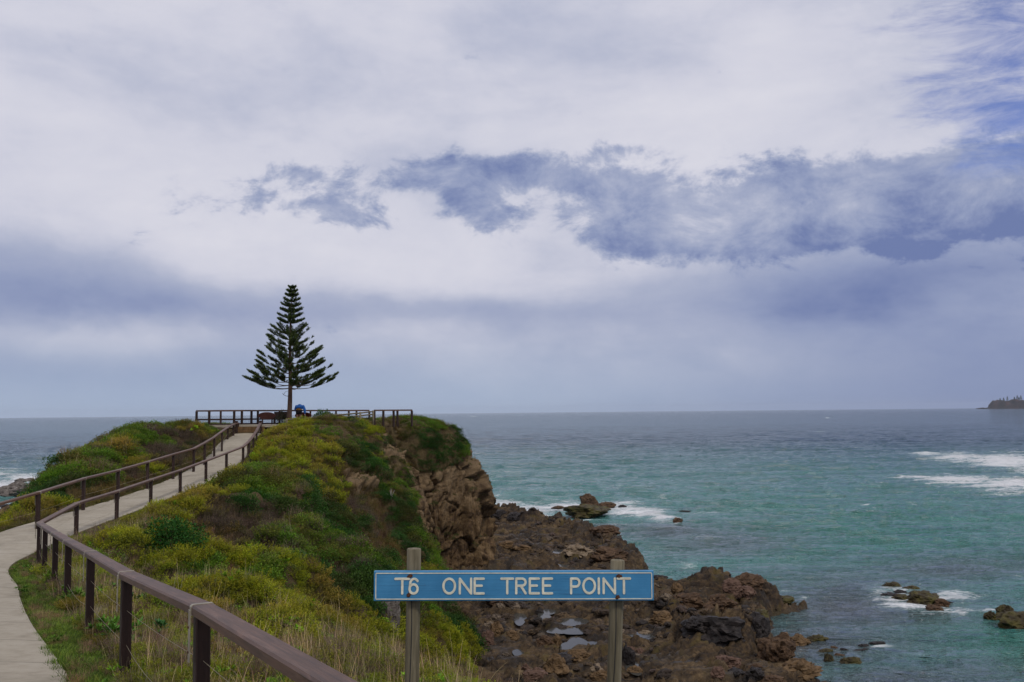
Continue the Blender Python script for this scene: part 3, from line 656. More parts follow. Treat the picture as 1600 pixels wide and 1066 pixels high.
def blades(n_, r, h, wd, lean, seg=3, rg=rng, droop=.5, straight=False):
    a = rg.uniform(0, 2 * math.pi, n_); rr = r * np.sqrt(rg.uniform(0, 1, n_)); root = np.stack([rr * np.cos(a), rr * np.sin(a), np.zeros(n_) - .02], -1)
    a2 = a + rg.normal(0, .8, n_); ln = lean * rg.uniform(.15, 1, n_); hh = h * rg.uniform(.5, 1, n_)
    dirh = np.stack([np.cos(a2), np.sin(a2), np.zeros(n_)], -1); sd_ = np.stack([-np.sin(a2), np.cos(a2), np.zeros(n_)], -1)
    V, Fc, Lv = [], [], []
    lv = rg.uniform(0, 1, n_); b0 = 0
    pts = []
    for k in range(seg + 1):
        f = k / seg; out = ln * (f ** (1.0 if straight else 1.8)); z = hh * (f - droop * ln * f * f * .5)
        c = root + dirh * (out * hh)[:, None] + np.stack([0 * z, 0 * z, z], -1)
        w_ = wd * (1 - f * .85) * .5
        pts.append(np.stack([c - sd_ * w_, c + sd_ * w_], 1))
    pts = np.stack(pts, 1)                                 # n, seg+1, 2, 3
    V = pts.reshape(-1, 3); i0 = (np.arange(n_) * (seg + 1) * 2)[:, None] + (np.arange(seg) * 2)[None]
    Fc = np.stack([i0, i0 + 1, i0 + 3, i0 + 2], -1).reshape(-1, 4)
    return V, Fc, np.repeat(lv, (seg + 1) * 2)
def join(parts):
    V, Fc, L = [], [], []; b0 = 0
    for v, f, l in parts: V.append(v); Fc.append(f + b0); L.append(l); b0 += len(v)
    return np.concatenate(V), np.concatenate(Fc), np.concatenate(L)
def clump_leaf(seed, n_=420, ls=.13, wd=.075, up=.45, flat=.75):
    g_ = np.random.default_rng(seed); d = unit(g_.normal(0, 1, (n_, 3))); d[:, 2] = np.abs(d[:, 2]) * 1.0 - .15
    lump = 1 + .28 * vnoise(d * 2.2 + seed, seed); r = (g_.uniform(.35, 1, n_) ** .45) * lump
    c = d * r[:, None] * np.array([1, 1, flat]); D = unit(d * .7 + g_.normal(0, .6, (n_, 3)) + np.array([0, 0, up])); U = unit(g_.normal(0, 1, (n_, 3)) * .6 + np.array([0, 0, 1]))
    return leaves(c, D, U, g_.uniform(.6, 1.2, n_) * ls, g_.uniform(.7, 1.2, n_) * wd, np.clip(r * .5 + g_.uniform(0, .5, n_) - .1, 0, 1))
def clump_heath(seed, nst=34, per=16):
    """upright sprigs covered in short narrow leaves"""
    g_ = np.random.default_rng(seed); parts = []
    a = g_.uniform(0, 2 * math.pi, nst); rr = np.sqrt(g_.uniform(0, 1, nst)) * .8; h = (1.05 - .45 * rr) * g_.uniform(.65, 1.1, nst)
    tip = np.stack([rr * np.cos(a) * 1.25, rr * np.sin(a) * 1.25, h], -1); rt_ = np.stack([rr * np.cos(a) * .6, rr * np.sin(a) * .6, 0 * h], -1)
    f = np.tile(np.linspace(.25, 1, per), nst); T = np.repeat(tip, per, 0); B = np.repeat(rt_, per, 0)
    c = B + (T - B) * f[:, None]; ax = unit(T - B); n_ = len(c)
    D = unit(ax * .8 + unit(g_.normal(0, 1, (n_, 3))) * .9); U = unit(g_.normal(0, 1, (n_, 3)))
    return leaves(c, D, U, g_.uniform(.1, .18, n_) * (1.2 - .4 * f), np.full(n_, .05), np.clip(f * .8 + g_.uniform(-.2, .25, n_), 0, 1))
def clump_twig(seed, n_=90):
    g_ = np.random.default_rng(seed); parts = [blades(n_, .5, 1.0, .02, .9, 2, g_, .1, True)]
    d = unit(g_.normal(0, 1, (n_ * 2, 3))); d[:, 2] = np.abs(d[:, 2]); c = d * g_.uniform(.3, 1, (n_ * 2, 1)) * np.array([1, 1, .8])
    D = unit(g_.normal(0, 1, (n_ * 2, 3)) + d * .5); parts.append(leaves(c, D, unit(g_.normal(0, 1, (n_ * 2, 3))), g_.uniform(.15, .35, n_ * 2), np.full(n_ * 2, .018), g_.uniform(0, 1, n_ * 2), 0))
    return join(parts)
def clump_broad(seed, ros=7, per=13):
    g_ = np.random.default_rng(seed); parts = []
    for k in range(ros):
        o = np.array([g_.uniform(-.6, .6), g_.uniform(-.6, .6), g_.uniform(.2, .75)]); a = g_.uniform(0, 2 * math.pi, per); e = g_.uniform(.15, 1.3, per)
        D = np.stack([np.cos(a) * np.cos(e), np.sin(a) * np.cos(e), np.sin(e)], -1)
        parts.append(leaves(o + D * .03, D, np.tile([[0, 0, 1.]], (per, 1)) + g_.normal(0, .15, (per, 3)), g_.uniform(.22, .42, per), g_.uniform(.10, .15, per), g_.uniform(.2, 1, per), .2))
    return join(parts)
def variants(base, fns, mt):
    c = bpy.data.collections.new(base)                      # not linked to the scene: only a source of shapes
    for k, (v, f, l) in enumerate(fns):
        o = bpy.data.objects.new('%s_source_%d' % (base, k), np_mesh(base + '_shape', v, f, mt, smooth=False, attrs={'lv': l})); c.objects.link(o)
    return c
VC = {
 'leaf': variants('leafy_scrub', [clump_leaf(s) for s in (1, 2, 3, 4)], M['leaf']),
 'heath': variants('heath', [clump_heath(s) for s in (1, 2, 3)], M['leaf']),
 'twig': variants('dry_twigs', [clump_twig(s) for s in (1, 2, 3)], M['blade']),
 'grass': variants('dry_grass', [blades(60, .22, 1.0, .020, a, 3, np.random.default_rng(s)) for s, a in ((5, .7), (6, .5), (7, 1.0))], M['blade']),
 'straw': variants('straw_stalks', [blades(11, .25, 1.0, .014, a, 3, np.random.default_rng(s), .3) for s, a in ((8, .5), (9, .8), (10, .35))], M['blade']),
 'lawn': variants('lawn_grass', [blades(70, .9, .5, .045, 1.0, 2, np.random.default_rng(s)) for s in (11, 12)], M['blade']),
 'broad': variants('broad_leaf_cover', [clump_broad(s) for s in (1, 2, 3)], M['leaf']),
}
def gn_scatter(name, coll, P3, rot, sc, tint, label, cat):
    me = np_points(name, P3, {'rot': rot, 'scl': sc, 'tint': np.concatenate([tint, np.ones((len(tint), 1))], 1)})
    o = bpy.data.objects.new(name, me); link(o); tag(o, label, cat, kind='stuff')
    ng = bpy.data.node_groups.new(name, 'GeometryNodeTree')
    ng.interface.new_socket('Geometry', in_out='INPUT', socket_type='NodeSocketGeometry'); ng.interface.new_socket('Geometry', in_out='OUTPUT', socket_type='NodeSocketGeometry')
    N = ng.nodes.new; Lk = ng.links.new
    gi = N('NodeGroupInput'); go = N('NodeGroupOutput'); ip = N('GeometryNodeInstanceOnPoints'); ci = N('GeometryNodeCollectionInfo')
    ci.inputs['Collection'].default_value = coll; ci.inputs['Separate Children'].default_value = True; ci.inputs['Reset Children'].default_value = True
    def na(nm, ty):
        q = N('GeometryNodeInputNamedAttribute'); q.data_type = ty; q.inputs['Name'].default_value = nm; return q.outputs['Attribute']
    e2r = N('FunctionNodeEulerToRotation'); Lk(na('rot', 'FLOAT_VECTOR'), e2r.inputs[0])
    rv = N('FunctionNodeRandomValue'); rv.data_type = 'INT'; rv.inputs[4].default_value = 0; rv.inputs[5].default_value = len(coll.objects) - 1
    Lk(gi.outputs[0], ip.inputs['Points']); Lk(ci.outputs[0], ip.inputs['Instance']); ip.inputs['Pick Instance'].default_value = True
    Lk(rv.outputs[2], ip.inputs['Instance Index']); Lk(e2r.outputs[0], ip.inputs['Rotation']); Lk(na('scl', 'FLOAT_VECTOR'), ip.inputs['Scale']); Lk(ip.outputs[0], go.inputs[0])
    md = o.modifiers.new('scatter', 'NODES'); md.node_group = ng
    return o
def np_points(name, P3, at):
    me = bpy.data.meshes.new(name); me.vertices.add(len(P3)); me.vertices.foreach_set('co', np.asarray(P3, np.float32).ravel())
    for k, v in at.items():
        if v.shape[1] == 3: a = me.attributes.new(k, 'FLOAT_VECTOR', 'POINT'); a.data.foreach_set('vector', v.astype(np.float32).ravel())
        else: a = me.attributes.new(k, 'FLOAT_COLOR', 'POINT'); a.data.foreach_set('color', v.astype(np.float32).ravel())
    return me
# ---- sample the hillside
fc = faces_h; A4 = pp[fc]; cen = A4.mean(1)
area = .5 * np.linalg.norm(np.cross(A4[:, 2] - A4[:, 0], A4[:, 3] - A4[:, 1]), axis=1)
nrm = np.cross(A4[:, 2] - A4[:, 0], A4[:, 3] - A4[:, 1]); nrm /= np.linalg.norm(nrm, axis=1, keepdims=True) + 1e-9; nrm *= np.where(nrm[:, 2:] < 0, -1, 1)
fs_ = Sf[fc].mean(1); frock = rockm[fc].mean(1); fz = Z0[fc[:, 0]]; fY = cen[:, 1]
azc = np.degrees(np.arctan2(cen[:, 0], cen[:, 1])); seen = (azc > -46) & (azc < 12) & (fY > 3) & (fs_ > 1.9) & (fs_ < 11) & (fY < 82)
cy_ = ctrl(fY); xL, xR = cy_[:, 5, 0], cy_[:, 6, 0]
onpath = (cen[:, 0] > xL - .04) & (cen[:, 0] < xR + .04) & (fY < 59.4)
ondeck = (fY > 59.0) & (fY < 72) & (fs_ > 3.4) & (fs_ < 6.55)
fenceX = np.where(fY < 24, -4 - .56 * (fY - 10), -12.1)
strip = (cen[:, 0] > xR) & (cen[:, 0] < fenceX - .05) & (fY < 26)               # mown edge between path and fence
lstrip = (cen[:, 0] < xL) & (cen[:, 0] > xL - .75)
Zn = np.array(list(ZT)); fzl = Zn[fz]
fzl = np.where(strip, 'L', fzl); fzl = np.where(lstrip & (fY < 58), 'K', fzl)
fzl = np.where((fzl == 'R') & (frock < .3) & ~strip, 'B', fzl)
dist = np.linalg.norm(cen, axis=1)
TINT = {'Y': (.180, .200, .010), 'G': (.072, .138, .010), 'D': (.024, .072, .010), 'B': (.125, .092, .032), 'T': (.095, .070, .048), 'S': (.25, .205, .13), 'L': (.105, .105, .030), 'K': (.13, .10, .045), 'E': (.09, .16, .02)}
# zone: (kind, plants per m2 far, scale far, plants per m2 near, scale near, tint or None)
MIXES = {
 'Y': [('heath', 7.0, .36, 22, .20, None), ('leaf', 3.2, .36, 8, .20, None), ('leaf', 1.2, .34, 4, .16, (.075, .10, .018)), ('grass', 1.0, .4, 6, .26, (.24, .18, .09)), ('straw', .8, .5, 6, .42, (.44, .34, .19)), ('twig', .8, .34, 3, .2, (.16, .10, .06)), ('broad', .3, .3, 2.6, .17, (.14, .26, .012))],
 'G': [('leaf', 6.5, .47, 18, .25, None), ('heath', 2.5, .38, 8, .22, (.10, .13, .018)), ('twig', 1.0, .5, 2, .34, (.15, .11, .07)), ('straw', .4, .7, 2, .5, (.34, .27, .17)), ('broad', .4, .3, 2.5, .17, (.085, .17, .02))],
 'D': [('leaf', 7.0, .52, 18, .27, None), ('leaf', 1.5, .40, 5, .2, (.040, .085, .02)), ('twig', .3, .4, 1, .3, (.14, .11, .07))],
 'B': [('grass', 12, .38, 26, .26, None), ('heath', 3.0, .32, 5, .2, (.11, .092, .022)), ('twig', 2.5, .34, 4, .25, (.12, .075, .045)), ('leaf', 1.3, .30, 4, .16, (.08, .095, .02)), ('straw', 1, .5, 5, .4, (.30, .22, .13))],
 'T': [('twig', 8, .42, 14, .28, None), ('leaf', 1.8, .36, 4, .2, (.055, .07, .022)), ('grass', 4, .36, 10, .28, (.13, .095, .05)), ('heath', 1.4, .34, 3, .2, (.10, .095, .025))],
 'S': [('grass', 6, .40, 9, .22, None), ('straw', 2.5, .5, 8, .42, (.42, .32, .17)), ('heath', 4, .32, 22, .17, (.15, .175, .014)), ('twig', 2, .4, 9, .24, (.16, .11, .07)), ('broad', .3, .3, 3.2, .15, (.12, .25, .012)), ('leaf', 2, .3, 15, .16, (.11, .19, .012))],
 'L': [('lawn', 60, .14, 150, .12, (.10, .155, .018)), ('grass', 3, .16, 10, .12, (.20, .15, .07)), ('twig', 1, .15, 8, .12, (.24, .15, .085)), ('broad', .1, .2, .5, .13, (.07, .16, .015))],
 'K': [('lawn', 50, .16, 90, .13, (.115, .11, .03)), ('grass', 14, .22, 20, .16, (.15, .11, .05)), ('heath', 1.5, .22, 3, .14, (.12, .12, .02))],
 'E': [('broad', 6, .3, 9, .2, None), ('grass', 5, .3, 15, .25, (.2, .16, .09))],
}
OUT = {k: [[], [], [], []] for k in VC}
def emit(kind, idx, scale, tint):
    n_ = len(idx)
    if not n_: return
    u = rng.random((n_, 2)); q4 = A4[idx]
    a = q4[:, 0] * (1 - u[:, :1]) + q4[:, 1] * u[:, :1]; c = q4[:, 3] * (1 - u[:, :1]) + q4[:, 2] * u[:, :1]
    p = a * (1 - u[:, 1:]) + c * u[:, 1:]
    big = 1 + .35 * vnoise(p * .8, 401)
    s_ = (scale * rng.uniform(.7, 1.3, n_) * big)
    nn = nrm[idx]; up_ = .62 if kind in ('leaf',) else (.25 if kind in ('lawn',) else .3)
    nx, ny = nn[:, 0], nn[:, 1]
    rot = np.stack([-ny * up_, nx * up_, rng.uniform(0, 6.28, n_)], -1)
    rot[:, :2] += rng.normal(0, .08, (n_, 2))
    # rotation is applied xyz-euler; spin first then lean: lean expressed in world axes (x, y) is kept small
    sc3 = np.stack([s_, s_, s_ * rng.uniform(.75, 1.2, n_)], -1)
    hv = vnoise(p * 1.3, 77)[:, None]; hv2 = vnoise(p * .45, 78)[:, None]
    tn = np.array(tint)[None] * (1 + .28 * hv + .18 * hv2) * rng.uniform(.8, 1.2, (n_, 1))
    dry = np.clip(vnoise(p * .7, 90) * 1.6 - .15, 0, 1)[:, None] * .6
    if kind in ('leaf', 'heath'): tn = tn * (1 - dry) + np.array([[.165, .100, .030]]) * dry * (np.array(tint).sum() / .3)
    tn = tn * (1 + rng.normal(0, .06, (n_, 3)))
    keep = (gz_deck(p)) if False else slice(None)
    for k, v in enumerate((p, rot, sc3, np.clip(tn, .003, .9))): OUT[kind][k].append(v[keep])
ok = seen & ~onpath & ~ondeck & (frock < .55)
nearw = np.clip((34 - dist) / 20, 0, 1)
for zk, mix_ in MIXES.items():
    base_ok = ok & (fzl == zk)
    for (kind, df, sf, dn_, sn, tn_) in mix_:
        dens = np.exp(np.log(max(df, .01)) * (1 - nearw) + np.log(max(dn_, .01)) * nearw)
        cnt = rng.poisson(np.where(base_ok, area * dens, 0))
        idx = np.repeat(np.arange(len(area)), cnt)
        sc = sf * (1 - nearw[idx]) + sn * nearw[idx]
        edge = np.clip(np.where(cen[idx, 0] > xR[idx], cen[idx, 0] - xR[idx], xL[idx] - cen[idx, 0]) * 1.2, .3, 1) if zk not in 'LK' else 1
        emit(kind, idx, sc * edge * (1 - .35 * sstep(fY[idx], 54, 57)), tn_ or TINT[zk])
# sparse tufts on cliff ledges
idx = np.where(seen & (frock > .6) & (fs_ > 7) & (nrm[:, 2] > .62) & (fY > 45) & (cen[:, 2] > -9.5))[0]
emit('leaf', rng.choice(idx, min(130, len(idx))), .22, (.055, .075, .02)); emit('grass', rng.choice(idx, min(300, len(idx))), .25, (.14, .11, .04))
for kind, nm, lb, ct in (('leaf', 'leafy_scrub', 'green leafy coastal scrub covering the headland slopes', 'scrub'), ('heath', 'heath', 'yellow green heath sprigs covering the headland', 'heath'),
                     ('twig', 'dry_twigs', 'grey brown dead twiggy growth among the scrub', 'dead twigs'), ('grass', 'dry_grass', 'tawny dry grass tufts on the slope', 'dry grass'),
                     ('straw', 'straw_stalks', 'pale straw coloured seed stalks standing above the scrub', 'stalks'), ('lawn', 'lawn_grass', 'short green turf along both edges of the footpath', 'grass'),
                     ('broad', 'broad_leaf_cover', 'bright green broad leaved ground cover near the fence', 'ground cover')):
    d_ = [np.concatenate(x) for x in OUT[kind]]
    print('veg', kind, len(d_[0])); gn_scatter(nm, VC[kind], *d_, lb, ct)
# ============================================================ OBJECTS
# ---- fences
RAILP = [(-.078, -.032), (.078, -.032), (.078, .018), (.066, .032), (-.066, .032), (-.078, .018)]
def solve(px, py, h, y0, y1):
    yy_ = np.linspace(y0, y1, 900); pz_ = path_z(yy_); d = ray(px, py); z = yy_ * d.z / d.y
    k = int(np.argmin(np.abs(z - (pz_ + h)))); p = P(px, py, yy_[k]); return p
def fence(name, tops, post=(.118, .10), label='', cat='fence', straps=True, prof=RAILP, wires=(.34, .66), nopost=(), extra_rails=(), sag=.02, base=None, postoff=0.0, group=None):
    t0 = Vector(tops[0]); root = empty(name, (t0.x, t0.y, gz(t0.x, t0.y))); off = root.location.copy(); tag(root, label, cat, group)
    tops = [Vector(p) - off for p in tops]; rail = MB().prism(prof, tops); rail.build('top_rail', M['rail'], root)
    for dz, pr in extra_rails: MB().prism(pr, [p - Vector((0, 0, dz)) for p in tops]).build('lower_rail', M['post'], root)
    for k, p in enumerate(tops):
        if k in nopost: continue
        w0 = p + off; bz = (base(w0) if base else gz(w0.x, w0.y)) - off.z
        d = (tops[min(k + 1, len(tops) - 1)] - tops[max(k - 1, 0)]); a_ = math.atan2(d.y, d.x)
        mb = MB(); ht = p.z - .028 - bz + .35; mb.prism(rrect(post[0] / 2, post[1] / 2, .008), [(0, 0, -ht / 2), (0, 0, ht / 2)], upv=(0, 1, 0))
        o = mb.build('post', M['post'], root); o.location = (p.x, p.y, (p.z - .028 + bz - .35) / 2); o.rotation_euler.z = a_ + random.uniform(-.02, .02)
        if straps and (w0.y < 40):
            sb = MB(); wd_ = .024
            prf = [(-.082, -.038), (-.082, .022), (-.068, .037), (.068, .037), (.082, .022), (.082, -.038)]
            dn_ = d.normalized(); sb.prism(prf, [p - dn_ * wd_, p + dn_ * wd_]); s1 = sb.build('strap', M['strap'], root)
            sd_ = Vector((-dn_.y, dn_.x, 0)).normalized()
            s2 = MB().prism([(-.004, -.022), (.004, -.022), (.004, .022), (-.004, .022)], [p + sd_ * .087 + Vector((0, 0, .0)), p + sd_ * .087 + Vector((0, 0, -.36))], upv=tuple(dn_)); s2.build('strap_leg', M['strap'], s1)
            for zz in (-.12, -.29): MB().tube([p + sd_ * .080 + Vector((0, 0, zz)), p + sd_ * .098 + Vector((0, 0, zz))], .009, 6).build('bolt', M['rust'], s1)
    for wf in wires:
        for k in range(len(tops) - 1):
            a, b_ = tops[k], tops[k + 1]; w0, w1 = a + off, b_ + off
            ha = (w0.z - gz(w0.x, w0.y)) * wf; hb = (w1.z - gz(w1.x, w1.y)) * wf
            pts = []
            for q_ in range(7):
                f = q_ / 6; pt = a.lerp(b_, f); pt.z = (a.z - ha) * (1 - f) + (b_.z - hb) * f - sag * 4 * f * (1 - f) * (1 + 3 * (wf > .5) * ((k * 7) % 3)); pts.append(pt)
            MB().tube(pts, (.0024 if w0.y < 30 else .0035), 5).build('wire', M['wire'], root)
    return root
fy = [.3, 3.6, 6.9, 10.0, 13.1, 16.1, 18.7, 21.2]; fz_ = [-1.02, -1.18, -1.385, -1.64, -1.86, -2.09, -2.28, -2.45]
def fx(y): return -4 - .5635 * (y - 10)
ft = [Vector((1.25, .3, -1.0)), Vector((-.38, 3.6, -1.16))] + [P(*a) for a in [(316, 951, 6.9), (198, 898, 10.0), (142, 865, 13.1), (107, 846, 16.1), (87, 834, 18.7), (71, 824, 21.2)]]
ft.append(P(62, 818, 23.6))
for a in [(120, 787), (183, 768), (236, 750), (282, 735), (322, 720), (354, 708), (380, 698), (389, 690), (396, 681), (401, 673)]: ft.append(solve(*a, .92, ft[-1].y + .9, 58.8))
ft.append(P(407, 661, 59.5))
print('right', [tuple(round(c, 1) for c in p) for p in ft])
fence('handrail_fence', ft, label='long brown handrail fence with metal straps running from the foreground up to the lookout')
lt = [P(-190, 838, 24.5), P(-70, 807, 27.3)]
for a in [(60, 770), (131, 748), (185, 735), (231, 722), (271, 710), (303, 701), (320, 692), (335, 683), (347, 674)]: lt.append(solve(*a, 1.12, max(lt[-1].y + .9, 28), 58.8))
lt += [P(356, 668, max(lt[-1].y + .8, 57)), P(365, 663, 58.9), P(372, 661, 59.5)]
print('left', [tuple(round(c, 1) for c in p) for p in lt])
fence('handrail_fence', lt, label='brown timber handrail fence on the inland left side of the path below the bushy ridge', wires=(.5,))
# deck fence round the lookout
dz_ = -.66
dk = [(309, 642.3, 61.5), (327, 642.2, 61), (345, 642, 60.6), (366, 641.9, 61.3), (378, 641.8, 62), (393, 641.8, 62.6), (403, 641.8, 63.2), (437, 641.8, 64), (485, 641.7, 64.6), (525, 641.6, 65), (545, 641.6, 65.2), (557, 641.5, 65.4), (577, 641.5, 65.7)]
dk = [P(*a) for a in dk]; dk[0] = dk[0] + (dk[0] - dk[1]).normalized() * .1
sq = [(-.06, -.05), (.06, -.05), (.06, .05), (-.06, .05)]; sq2 = [(-.025, -.05), (.025, -.05), (.025, .05), (-.025, .05)]
fence('deck_fence', dk, post=(.12, .12), label='long brown deck fence with square posts standing behind the pine tree on the lookout', straps=False, prof=sq, wires=(.3,), extra_rails=((.55, sq2), (.85, sq2)), base=lambda p: dz_ - .1)
dr = [P(585, 641.4, 63.6), P(599, 641.3, 64.2), P(615, 641.2, 64.9), P(621, 641.2, 65.2), P(643.5, 641.0, 66)]
fence('deck_fence', dr, post=(.12, .12), label='short brown deck fence at the cliff end of the lookout, slightly higher than its neighbour', straps=False, prof=sq, wires=(.25, .4), base=lambda p: -.55)
# low double log barrier in front of the lookout
lb = [P(448, 656, 58.5), P(485, 653.5, 59.3), P(515, 649.5, 60), P(563, 645.5, 61), P(583, 643.2, 62)]
def low_rail():
    root = empty('low_barrier', lb[0]); tag(root, 'low grey log barrier with two rails in the scrub in front of the lookout', 'barrier')
    o_ = lb[0]
    for dz in (0, .17): MB().tube([p - o_ - Vector((0, 0, dz)) for p in lb], .045, 8).build('log_rail', M['greypost'], root)
    for p in lb:
        MB().tube([p - o_ + Vector((0, 0, .07)), p - o_ - Vector((0, 0, 1.1))], .06, 8).build('post', M['greypost'], root)
low_rail()
# retaining wall at the head of the path
x0, x1 = P(371, 670, 59.45).x, P(407, 670, 59.45).x
root = empty('retaining_wall', ((x0 + x1) / 2, 59.45, -1.3)); tag(root, 'low wall of horizontal brown timber sleepers where the path meets the lookout', 'retaining wall')
for k in range(3):
    MB().box((0, 0, .08 + k * .195), (x1 - x0 + .5, .09, .19), .01).build('sleeper', M['sleeper'], root)
for x_ in (-(x1 - x0) / 2 - .02, (x1 - x0) / 2 + .02): MB().box((x_, -.11, .35), (.13, .13, 1.15), .01).build('post', M['post'], root)
# lookout slab
poly_d = [(x0 - 2.6, 60.2), (x0 - .2, 59.52), (x1 + .3, 59.52), (x1 + 3, 60.6), (-11.4, 62.6), (-11, 65.8), (-21, 66), (x0 - 4.2, 63)]
mb_ = bpy.data.meshes.new('lookout_paving'); nn_ = len(poly_d)
mb_.from_pydata([(x, y, dz_ + .03) for x, y in poly_d] + [(x, y, dz_ - .12) for x, y in poly_d], [], [tuple(range(nn_))] + [(k, k + nn_, (k + 1) % nn_ + nn_, (k + 1) % nn_) for k in range(nn_)])
mb_.materials.append(M['conc']); tag(link(bpy.data.objects.new('lookout_paving', mb_)), 'pale concrete paving of the lookout', kind='structure')

# ---- name board
SY = 6.5
ul, ur, ll = P(585, 892, SY), P(1019.5, 890.5, SY + .02), P(586, 938.5, SY)
bw = (ur - ul).length; bh = .195; bt = .042
sign = empty('place_sign', ((ul.x + ur.x) / 2, SY, -2.35)); tag(sign, 'blue timber name board reading T6 ONE TREE POINT on two weathered round posts', 'sign')
so = sign.location.copy(); bc = Vector(((ul.x + ur.x) / 2, SY, (ul.z + ur.z) / 2 - bh / 2)) - so
m, n, b = mat('blue_sign_paint', .5, .4)
uv = n.n('ShaderNodeTexCoord').outputs['Object']
ln_ = n.noise(n.n('ShaderNodeMapping', i={0: uv, 3: (60, 1, 1.3)}).outputs[0], 1.0, 6, .7, .4); lp = n.noise(uv, 5, 5, .6)
cb = n.ramp(lp, [(.3, (.030, .165, .33)), (.7, (.050, .225, .42))])
cb = n.mix(n.smooth(ln_, .56, .68, 0, .6), cb, (.02, .07, .13))
ch_ = n.smooth(n.noise(n.n('ShaderNodeMapping', i={0: uv, 3: (30, 1, 7)}).outputs[0], 1.0, 7, .8), .64, .67); n.link(n.mix(ch_, cb, (.12, .06, .04)), b.inputs['Base Color'])
bump(n, b, ln_, .5, .004); M['blue'] = m
mbx = MB(); mbx.box((0, 0, 0), (bh, bt, bw), .004); board = mbx.build('board', m, sign); board.location = bc; board.rotation_euler = (0, R(90) - math.atan2(ur.z - ul.z, bw) * -1, 0)
# rotate so the long axis lies along x; letters live in the same frame: local x = -world z, local z = world x
board.rotation_euler = (0, R(90) - math.atan2(ur.z - ul.z, ur.x - ul.x), 0)
fr = MB(); e = .013; hw, hh_ = bw / 2 - e, bh / 2 - e; yf = -bt / 2 - .0015
def bar(mb, a, b_, w_, y=yf, th=.003):
    a = Vector((-a[1], y, a[0])); b2 = Vector((-b_[1], y, b_[0])); mb.prism([(-w_ / 2, -th / 2), (w_ / 2, -th / 2), (w_ / 2, th / 2), (-w_ / 2, th / 2)], [a, b2], upv=(0, 1, 0))
for a, b_ in (((-hw, -hh_), (hw, -hh_)), ((-hw, hh_), (hw, hh_))): bar(fr, a, b_, .0055)
for a, b_ in (((-hw, -hh_ + .003), (-hw, hh_ - .003)), ((hw, -hh_ + .003), (hw, hh_ - .003))): bar(fr, a, b_, .0055)
fr.build('border_line', M['white'], board)
# routed lettering: strokes with round ends, one mesh
sc_ = bw / 434.0
def arc_(cx, cy, rx, ry, a0, a1, k=14): return [(cx + rx * math.cos(R(a0 + (a1 - a0) * q / k)), cy + ry * math.sin(R(a0 + (a1 - a0) * q / k))) for q in range(k + 1)]
def glyph(ch, x0, x1):
    w_ = x1 - x0; y0, y1 = -11, 11; cx = (x0 + x1) / 2
    if ch == 'T': return [[(x0, y1), (x1, y1)], [(cx, y1), (cx, y0)]]
    if ch == 'O': return [arc_(cx, 0, w_ / 2, 11, 0, 360, 28)]
    if ch == 'N': return [[(x0, y0), (x0, y1), (x1, y0), (x1, y1)]]
    if ch == 'E': return [[(x1, y1), (x0, y1), (x0, y0), (x1, y0)], [(x0, .5), (x1 - 3, .5)]]
    if ch == 'R': return [[(x0, y0), (x0, y1), (x1 - 5, y1)] + arc_(x1 - 5.5, 5.7, 5.5, 5.3, 90, -90, 10) + [(x0, .4)], [(x1 - 7.5, .4), (x1, y0)]]
    if ch == 'P': return [[(x0, y0), (x0, y1), (x1 - 5, y1)] + arc_(x1 - 5.5, 5.0, 5.5, 6.0, 90, -90, 10) + [(x0, -1.0)]]
    if ch == 'I': return [[(cx, y1), (cx, y0)]]
    if ch == '6': return [arc_(cx + 1, 3.2, w_ / 2, 7.8, 35, 180, 10) + arc_(cx, -4.2, w_ / 2, 6.8, 180, 540, 22)]
SWID = 3.55; lt_ = None; prevx = -99
for ch, a, b_ in [('T', 618.5, 640), ('6', 640.5, 653), ('O', 693, 711), ('N', 718.5, 736), ('E', 741.5, 755.5), ('T', 783, 801), ('R', 806, 820.5), ('E', 827, 841), ('E', 847.5, 861.5), ('P', 891, 904), ('O', 910, 928), ('I', 933, 935), ('N', 941.5, 959), ('T', 963.5, 982.5)]:
    if a - prevx > 15:
        if lt_: lt_.build('lettering', M['white'], board)
        lt_ = MB()
    prevx = b_
    for st in glyph(ch, a - 802.2, b_ - 802.2):
        pts = [(x * sc_, y * sc_ * 1.02) for x, y in st]
        for k in range(len(pts) - 1): bar(lt_, pts[k], pts[k + 1], SWID * sc_, yf - .0002 * (k % 3), .004)
        for k, p in enumerate(pts):
            if k == len(pts) - 1 and math.dist(p, pts[0]) < 1e-4: continue
            c = Vector((-p[1], yf - .0008, p[0])); lt_.prism([(SWID * sc_ / 2 * math.cos(R(30 * q)), SWID * sc_ / 2 * math.sin(R(30 * q))) for q in range(12)], [c + Vector((0, .002, 0)), c - Vector((0, .002 + .0001 * (k % 4), 0))], upv=(0, 0, 1))
lt_.build('lettering', M['white'], board)
for (tx, ty, bx, by) in ((647, 858, 642.5, 1130), (965, 876, 957, 1150)):
    a, b_ = P(tx, ty, SY + .075), P(bx, by, SY + .075); a, b_ = a - so, b_ - so; b_ = a + (b_ - a) * ((2.35 + so.z + 2.35 + a.z) and ((a.z + .5) / (a.z - b_.z)))
    pm = MB(); N5 = 14; path = [a.lerp(b_, q / 8) for q in range(9)]; pm.tube([a + (a - path[1]).normalized() * .004] + path, .0475, 20, scales=[.90] + [1 + .015 * math.sin(q * 2.1) for q in range(9)])
    po = pm.build('post', M['greypost'], sign)
    ck = MB(); ck.prism([(-.0025, -.002), (.0025, -.002), (.0025, .002), (-.0025, .002)], [Vector((p.x - .008 + .006 * math.sin(k * 1.3), p.y - .0468, p.z)) for k, p in enumerate([path[1].lerp(path[8], q / 7) for q in range(8)])], upv=(0, 1, 0))
    ck.build('split', M['black'], po)
